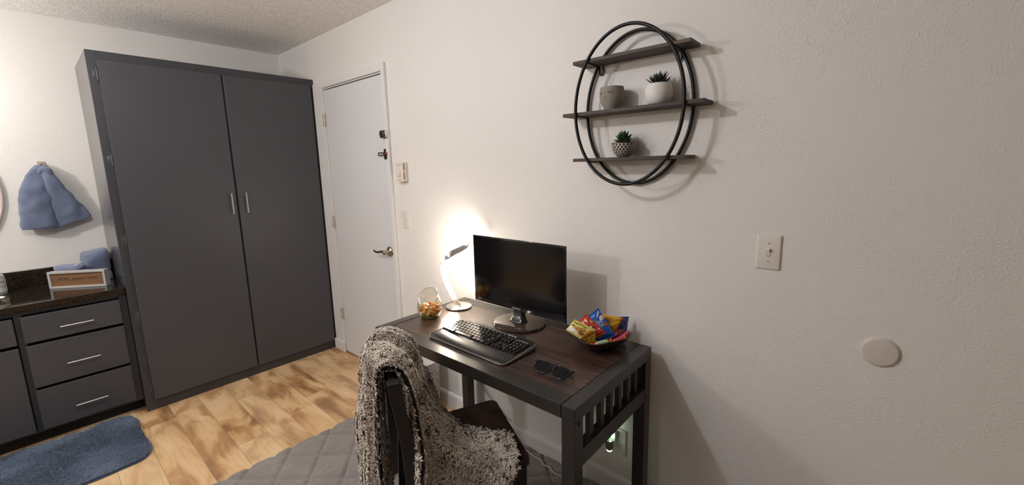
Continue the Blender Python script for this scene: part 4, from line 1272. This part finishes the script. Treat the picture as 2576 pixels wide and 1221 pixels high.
bm = nb(); lathe(bm, [(0.001, -0.0012), (0.011, -0.001), (0.0125, 0.002), (0.001, 0.002)], 12)
for v in bm.verts: v.co += Vector((0, -0.042, -0.028))
obj('lit_lens', bm, m_emit('night_light_lens', 'f2ffe8', 1.6), t, smooth=True)

# ------------------------------------------------------------------ oval wall shelf
SX, SZ = 3.177, 1.650; SA, SB = 0.2065, 0.2755; SD = 0.103
t = thing('wall_shelf', 'black oval double-ring metal wall shelf with three dark wood boards', 'shelf', (SX, 0, SZ))
for y in (-SD, -0.012):
    bm = nb(); tube(bm, [(SA*cos(2*pi*k/96), y, SB*sin(2*pi*k/96)) for k in range(96)], 0.0062, 12, closed=True)
    obj('ring', bm, BLACKM, t, smooth=True)
bth = 0.0125
boards = ((-0.221, 0.219, 1.826), (-0.268, 0.268, 1.636), (-0.221, 0.219, 1.4605))
for x0, x1, z in boards:
    zz = z-SZ
    e = SA*sqrt(1-(zz/SB)**2)
    obj('shelf_board', bx(x0, x1, -0.100, -0.006, zz, zz+bth, 0.0012), SHELFW, t)
    for s in (-1, 1):
        ee = s*SA*sqrt(max(0, 1-((zz-0.004)/SB)**2))
        obj('crossbar', bx(ee-0.006, ee+0.006, -SD, -0.012, zz-0.0045, zz-0.0004, 0.0006), BLACKM, t)
for s in (-1, 1):
    bm = nb(); hx = s*0.150; hz = 0.157
    tube(bm, [(hx-0.007, -0.006, hz+0.018), (hx-0.009, -0.006, hz-0.004), (hx-0.005, -0.006, hz-0.014), (hx+0.005, -0.006, hz-0.014), (hx+0.009, -0.006, hz-0.004), (hx+0.007, -0.006, hz+0.018)], 0.0028, 8)
    obj('hanger_loop', bm, BLACKM, t, smooth=True)

def leaf(bm, base, d, up, L_, w_, th, curlup=0.3, tipl=0.25, mi=0, n=6):
    d = d.normalized(); side = d.cross(up).normalized(); nn = side.cross(d).normalized()
    P = []
    for i in range(n+1):
        f = i/n
        c = base + d*L_*f + nn*curlup*L_*f*f
        ww = w_*(sin(pi*min(0.97, 0.18+f*0.82))**0.7 if f < 0.72 else sin(pi*min(0.97, 0.18+0.72*0.82))**0.7*(1-(f-0.72)/0.28)**0.8+0.001)
        tt = th*(1-f*0.75)
        P.append([c+side*ww/2, c+nn*tt*0.25+side*ww*0.22, c+nn*tt*0.15, c+nn*tt*0.25-side*ww*0.22, c-side*ww/2, c-nn*tt*0.75])
    grid(bm, P, closed_v=True, cap0=True, cap1=True, mi=mi)
def rosette(rings, mat, parent, seed):
    """rings: (count, elevation deg, length, width, thickness, radius, z)"""
    rng = random.Random(seed); bm = nb()
    for ri, (cnt, el, L_, w_, th, r0, z) in enumerate(rings):
        for k in range(cnt):
            a = 2*pi*(k+0.5*(ri % 2))/cnt + rng.uniform(-0.12, 0.12); e = radians(el+rng.uniform(-6, 6))
            d = Vector((cos(a)*cos(e), sin(a)*cos(e), sin(e)))
            leaf(bm, Vector((cos(a)*r0, sin(a)*r0, z)), d, Vector((0, 0, 1)) if el < 80 else Vector((cos(a), sin(a), 0)), L_*rng.uniform(0.9, 1.1), w_, th, 0.22)
    bmesh.ops.recalc_face_normals(bm, faces=bm.faces[:])
    obj('leaves', bm, mat, parent, smooth='auto')
zmid = 1.636+bth+0.0004; zlow = 1.4605+bth+0.0004
# face planter, empty
t = thing('face_planter', 'empty grey concrete planter with an engraved sleeping face on the middle board', 'planter', (3.100, -0.056, zmid), radians(-97))
bm = nb()
lathe(bm, [(0.001, 0), (0.026, 0.0), (0.028, 0.003), (0.034, 0.017), (0.043, 0.033), (0.0455, 0.050), (0.0450, 0.066), (0.0435, 0.078), (0.0425, 0.082), (0.0400, 0.082), (0.041, 0.066), (0.040, 0.040), (0.025, 0.012), (0.001, 0.012)], 48)
bmesh.ops.recalc_face_normals(bm, faces=bm.faces[:])
obj('pot', bm, M('grey_concrete', '918a7f', 0.8, var=0.10, nscale=50, bump=0.3, bscale=180, bdist=0.0008), t, smooth='auto')
def rad_at(z):
    pr = [(0.0, 0.027), (0.017, 0.034), (0.033, 0.043), (0.050, 0.0455), (0.066, 0.0450), (0.082, 0.0425)]
    for (z0_, r0_), (z1_, r1_) in zip(pr, pr[1:]):
        if z <= z1_: return r0_+(r1_-r0_)*(z-z0_)/(z1_-z0_)
    return pr[-1][1]
bm = nb()
def oncyl(x, z): r = rad_at(z)+0.0002; a = x/0.045; return Vector((r*cos(a), r*sin(a), z))
for s in (-1, 1):
    ex = s*0.021
    tube(bm, [oncyl(ex-0.0095+0.019*k/8, 0.064-0.0045*sin(pi*k/8)) for k in range(9)], 0.0006, 6)
    for k in range(5):
        f = 0.12+0.19*k; xx = ex-0.0095+0.019*f; z_ = 0.064-0.0045*sin(pi*f)
        tube(bm, [oncyl(xx, z_), oncyl(xx+(f-0.5)*0.004, z_-0.0060)], 0.0005, 6)
tube(bm, [oncyl(0.0, 0.062), oncyl(0.001, 0.054), oncyl(0.0035, 0.050), oncyl(0.0, 0.0485)], 0.0005, 6)
tube(bm, [oncyl(0.0075*cos(2*pi*k/20), 0.040+0.0042*sin(2*pi*k/20)+(0.001*abs(cos(2*pi*k/20)))) for k in range(20)], 0.0006, 6, closed=True)
obj('engraved_face', bm, M('dark_engraving', '5e574e', 0.9), t, smooth=True)
# white pot with spiky succulent
t = thing('potted_succulent', 'spiky dark succulent in a plain rounded white pot on the middle board', 'potted plant', (3.278, -0.054, zmid))
bm = nb()
lathe(bm, [(0.001, 0), (0.028, 0.0), (0.035, 0.004), (0.043, 0.018), (0.0465, 0.034), (0.0460, 0.050), (0.0425, 0.064), (0.0385, 0.070), (0.0365, 0.070), (0.036, 0.062), (0.001, 0.060)], 48)
bmesh.ops.recalc_face_normals(bm, faces=bm.faces[:])
obj('pot', bm, M('matte_white_ceramic', 'e4dfda', 0.55, var=0.02), t, smooth='auto')
rosette([(9, 18, 0.042, 0.014, 0.006, 0.006, 0.068), (9, 38, 0.040, 0.013, 0.006, 0.005, 0.070), (7, 58, 0.038, 0.012, 0.005, 0.004, 0.072), (4, 78, 0.030, 0.010, 0.004, 0.002, 0.074)],
        M('dark_teal_leaf', '1f2e2a', 0.45, var=0.3, nscale=60), t, 3)
# lattice pot
t = thing('potted_succulent', 'green rosette succulent in a small dark pot with white lattice pattern on the lowest board', 'potted plant', (3.150, -0.054, zlow))
n = NT('lattice_pot_glaze')
sp = n.new('ShaderNodeSeparateXYZ'); n.put(sp.inputs[0], n.co)
an = n.math('DIVIDE', n.math('ARCTAN2', sp.outputs[1], sp.outputs[0]), 2*pi)
zz = n.math('DIVIDE', sp.outputs[2], 0.0135)
lines = []
for sgn in (1, -1):
    f = n.math('FRACT', n.math('ADD', n.math('ADD', n.math('MULTIPLY', an, 20.0*sgn), n.math('MULTIPLY', zz, 0.75)), 50.0))
    lines.append(n.math('LESS_THAN', n.math('ABSOLUTE', n.math('SUBTRACT', f, 0.5)), 0.13))
inband = n.math('MULTIPLY', n.math('GREATER_THAN', sp.outputs[2], 0.002), n.math('LESS_THAN', sp.outputs[2], 0.0505))
n.base(n.mix(n.math('MULTIPLY', n.math('MAXIMUM', lines[0], lines[1]), inband), lin('33261f'), lin('d8d0c6')))
n.set(Roughness=0.45)
bm = nb()
lathe(bm, [(0.001, 0), (0.020, 0.0), (0.024, 0.002), (0.034, 0.014), (0.0415, 0.030), (0.0445, 0.045), (0.0450, 0.053), (0.0430, 0.0535), (0.041, 0.046), (0.001, 0.044)], 56)
bmesh.ops.recalc_face_normals(bm, faces=bm.faces[:])
obj('pot', bm, n.m, t, smooth='auto')
rosette([(8, 10, 0.034, 0.021, 0.009, 0.006, 0.055), (8, 30, 0.034, 0.021, 0.009, 0.005, 0.059), (7, 50, 0.032, 0.019, 0.008, 0.004, 0.064), (5, 70, 0.028, 0.015, 0.007, 0.003, 0.069), (3, 84, 0.022, 0.010, 0.006, 0.001, 0.073)],
        M('deep_green_leaf', '26421f', 0.4, var=0.35, nscale=70), t, 8)

# ------------------------------------------------------------------ chair
CO = Vector((2.701, -0.781, 0)); CF = Vector((0.485, 0.874, 0)).normalized(); CR = Vector((0.874, -0.485, 0)).normalized()
cang = math.atan2(CR.y, CR.x)
t = thing('dining_chair', 'dark wooden side chair turned partly away from the desk with a blanket over it', 'chair', CO, cang)
# chair frame: local x = right, local y = forward, z = up
bm = nb()
def seat_outline(z_):
    pts = [(-0.170, 0.015), (-0.206, 0.365), (-0.200, 0.385), (-0.182, 0.394), (0.182, 0.394), (0.200, 0.385), (0.206, 0.365), (0.170, 0.015)]
    return pts
o2 = seat_outline(0)
o3 = []
for i, p_ in enumerate(o2):
    o3.append(p_)
P = []
for z, s in ((0.434, 0.97), (0.438, 0.995), (0.456, 1.0), (0.461, 0.985)):
    P.append([Vector((x*s, 0.2+(y-0.2)*s, z)) for x, y in o3])
# dished top
top = []
for f in (0.85, 0.6, 0.3, 0.02):
    top.append([Vector((x*f, 0.2+(y-0.2)*f, 0.461-0.006*(1-f))) for x, y in o3])
grid(bm, P+top, closed_v=True, cap0=True, cap1=True); bmesh.ops.recalc_face_normals(bm, faces=bm.faces[:])
obj('seat', bm, CHAIRW, t, smooth='auto')
bm = nb()
box(bm, -0.165, 0.165, 0.355, 0.372, 0.375, 0.4335, 0.001); box(bm, -0.150, 0.150, 0.020, 0.036, 0.375, 0.4335, 0.001)
for s in (-1, 1):
    P = [(s*0.148, 0.03), (s*0.178, 0.36), (s*0.163, 0.36), (s*0.133, 0.03)]
    prism(bm, P if s > 0 else P[::-1], 'z', 0.375, 0.4335)
obj('apron', bm, CHAIRF, t)
for s in (-1, 1):
    bm = nb(); P = [[Vector((s*0.177+a*h_, 0.357+b*h_, z)) for a, b in ((-1, -1), (1, -1), (1, 1), (-1, 1))] for z, h_ in ((0.0215, 0.013), (0.4335, 0.020))]
    grid(bm, P, closed_v=True, cap0=True, cap1=True); bmesh.ops.recalc_face_normals(bm, faces=bm.faces[:]); obj('leg', bm, CHAIRF, t)
    bm = nb(); P = [[Vector((s*(0.164 if s < 0 else 0.176)+a*h_, y+b*h_*1.15, z)) for a, b in ((-1, -1), (1, -1), (1, 1), (-1, 1))] for z, y, h_ in ((0.0215, -0.045, 0.013), (0.20, -0.012, 0.016), (0.43, 0.0, 0.018), (0.60, -0.008, 0.018), (0.822, -0.040, 0.0165))]
    grid(bm, P, closed_v=True, cap0=True, cap1=True); bmesh.ops.recalc_face_normals(bm, faces=bm.faces[:]); bmesh.ops.bevel(bm, geom=bm.edges[:], offset=0.002, segments=1, affect='EDGES')
    obj('back_post', bm, CHAIRF, t)
    bm = nb(); box(bm, s*0.170-0.008, s*0.170+0.008, 0.018, 0.336, 0.18, 0.205, 0.001); obj('side_stretcher', bm, CHAIRF, t)
bm = nb(); P = []
for i in range(9):
    x = -0.148+0.296*i/8; y = -0.040-0.010*sin(pi*i/8)
    P.append([Vector((x, y+a, z)) for a, z in ((-0.009, 0.735), (0.009, 0.737), (0.009, 0.815), (-0.009, 0.815))])
grid(bm, P, closed_v=True, cap0=True, cap1=True); bmesh.ops.recalc_face_normals(bm, faces=bm.faces[:]); obj('top_rail', bm, CHAIRF, t)
bm = nb(); box(bm, -0.147, 0.147, -0.013, 0.007, 0.52, 0.55, 0.001); obj('lower_rail', bm, CHAIRF, t)
for x in (-0.08, 0.0, 0.08):
    bm = nb(); P = [[Vector((x+a*0.012, y+b*0.006, z)) for a, b in ((-1, -1), (1, -1), (1, 1), (-1, 1))] for z, y in ((0.551, -0.005), (0.734, -0.036))]
    grid(bm, P, closed_v=True, cap0=True, cap1=True); bmesh.ops.recalc_face_normals(bm, faces=bm.faces[:]); obj('back_slat', bm, CHAIRF, t)

# ------------------------------------------------------------------ blanket
t = thing('fleece_blanket', 'shaggy frosted brown and cream fleece blanket thrown over the chair back and seat', 'blanket', CO, cang)
# rows run: behind the chair (bottom) -> over the top rail -> down inside -> across the seat; columns left -> right; chair frame coordinates
BR = [
    [(-.25, -.10, .06), (-.17, -.13, .055), (-.07, -.12, .06), (.02, -.10, .055), (.10, -.075, .06)],
    [(-.25, -.10, .30), (-.18, -.135, .30), (-.08, -.13, .30), (.03, -.105, .30), (.105, -.07, .30)],
    [(-.235, -.095, .50), (-.17, -.13, .50), (-.07, -.13, .50), (.04, -.10, .50), (.11, -.07, .50)],
    [(-.205, -.085, .68), (-.15, -.11, .69), (-.06, -.115, .69), (.05, -.095, .69), (.118, -.072, .68)],
    [(-.170, -.070, .815), (-.12, -.085, .835), (-.045, -.085, .84), (.055, -.082, .835), (.128, -.07, .82)],
    [(-.155, -.035, .855), (-.10, -.035, .870), (-.03, -.04, .862), (.06, -.045, .855), (.138, -.035, .845)],
    [(-.160, .04, .805), (-.09, .035, .815), (-.01, .025, .81), (.08, .005, .80), (.152, -.005, .795)],
    [(-.160, .075, .68), (-.08, .070, .68), (.01, .055, .68), (.10, .035, .67), (.185, .010, .66)],
    [(-.140, .11, .55), (-.06, .11, .55), (.04, .10, .56), (.14, .07, .55), (.225, .005, .50)],
    [(-.100, .15, .49), (-.01, .19, .49), (.08, .19, .50), (.18, .13, .49), (.262, .000, .34)],
    [(-.060, .17, .485), (.03, .26, .49), (.12, .30, .495), (.213, .22, .44), (.275, -.02, .18)],
    [(-.020, .20, .482), (.06, .29, .49), (.135, .35, .497), (.222, .30, .42), (.285, -.04, .06)],
]
NU, NV = 9, 12
rowsS = [crom(r, NU) for r in BR]
colsN = len(rowsS[0])
G = []
cols = [crom([rowsS[i][j] for i in range(len(rowsS))], NV) for j in range(colsN)]
nrow = len(cols[0])
G = [[cols[j][i] for j in range(colsN)] for i in range(nrow)]
# normals then drape folds
def gnorm(G, i, j):
    a = G[min(i+1, len(G)-1)][j]-G[max(i-1, 0)][j]; b = G[i][min(j+1, len(G[0])-1)]-G[i][max(j-1, 0)]
    return b.cross(a).normalized()
NN = [[gnorm(G, i, j) for j in range(colsN)] for i in range(nrow)]
H = []
for i in range(nrow):
    row = []
    fr_ = i/(nrow-1)
    amp = 0.020*min(1, abs(fr_-0.45)*4)+0.004
    if fr_ > 0.78: amp *= 0.6
    for j in range(colsN):
        u = j/(colsN-1); p_ = G[i][j]
        d = amp*(sin(u*3.1*2*pi+0.9*sin(fr_*5)+0.6)) + 0.012*nz(p_, 7, 3)
        q_ = p_+NN[i][j]*d
        row.append(q_)
    H.append(row)
NN = [[gnorm(H, i, j) for j in range(colsN)] for i in range(nrow)]
bm = nb(); lay_ = bm.verts.layers.float_color.new('pile')
for off in (0.006, -0.006):
    V = grid(bm, [[H[i][j]+NN[i][j]*off for j in range(colsN)] for i in range(nrow)])
    for r_ in V:
        for v in r_: v[lay_] = (0.0, 0.6, 0, 1)
areas = []
tot = 0
for i in range(nrow-1):
    for j in range(colsN-1):
        a = ((H[i+1][j]-H[i][j]).cross(H[i][j+1]-H[i][j])).length; tot += a; areas.append((tot, i, j))
import bisect
keysA = [a[0] for a in areas]
def bsurf(rng):
    k = bisect.bisect_left(keysA, rng.random()*tot); k = min(k, len(areas)-1)
    _, i, j = areas[k]; u, v = rng.random(), rng.random()
    p_ = H[i][j].lerp(H[i+1][j], u).lerp(H[i][j+1].lerp(H[i+1][j+1], u), v)
    nn = NN[i][j]; s = 1 if rng.random() < 0.72 else -1
    return p_+nn*0.005*s, nn*s
def blay(p, n):
    d = Vector((0, 0, -1)); d = d-n*d.dot(n)
    return d*0.5 + Vector((nz(p, 75, 1), nz(p, 75, 5), nz(p, 75, 9)))*3.4
def bdark(p, rng):
    v = 0.5+1.1*nz(p, 13, 21)+rng.uniform(-0.25, 0.25)
    return min(0.7, max(0.0, v-0.48)*1.3)
def locks(bm, surf, count, length, width, layer, seed, darkfn):
    """short curly locks lying over the cloth, each an arc that lifts and curls back"""
    rng = random.Random(seed); U_ = rng.uniform
    vnew, fnew = bm.verts.new, bm.faces.new
    for _ in range(count):
        p, n = surf(rng)
        d = Vector((0, 0, -0.55)) + Vector((nz(p, 42, 1), nz(p, 42, 5), nz(p, 42, 9)))*2.4 + Vector((U_(-1, 1), U_(-1, 1), U_(-1, 1)))*0.35
        d = (d-n*d.dot(n)).normalized(); s_ = n.cross(d)
        L_ = length*U_(0.7, 1.3); w_ = width*U_(0.75, 1.3); turn = U_(-2.3, 2.3); lift = U_(0.25, 0.75)
        dk = darkfn(p, rng)
        c = p.copy(); prev = None; N_ = 4
        for k in range(N_+1):
            f = k/N_; a = turn*f
            dd = d*cos(a)+s_*sin(a)
            up_ = cos(pi*f*0.85)*lift+0.12
            if k: c = c + (dd + n*up_)*(L_/N_)
            sd = (n.cross(dd)).normalized()
            ww = w_*(0.55+0.6*sin(pi*min(1, 0.15+f*0.85)))*(1 if k < N_ else 0.45)
            ring = [vnew(c+sd*ww*0.5), vnew(c+n*ww*0.42), vnew(c-sd*ww*0.5)]
            for v in ring: v[layer] = (0.15+f*0.85, dk, 0, 1)
            if prev:
                for q in range(3): fnew((prev[q], prev[(q+1) % 3], ring[(q+1) % 3], ring[q]))
            prev = ring
locks(bm, bsurf, 80000, 0.0175, 0.0050, lay_, 11, bdark)
obj('fleece', bm, m_tuft('frosted_fleece', '463b36', 'd9ccbd', '6b5c52'), t, smooth=True)
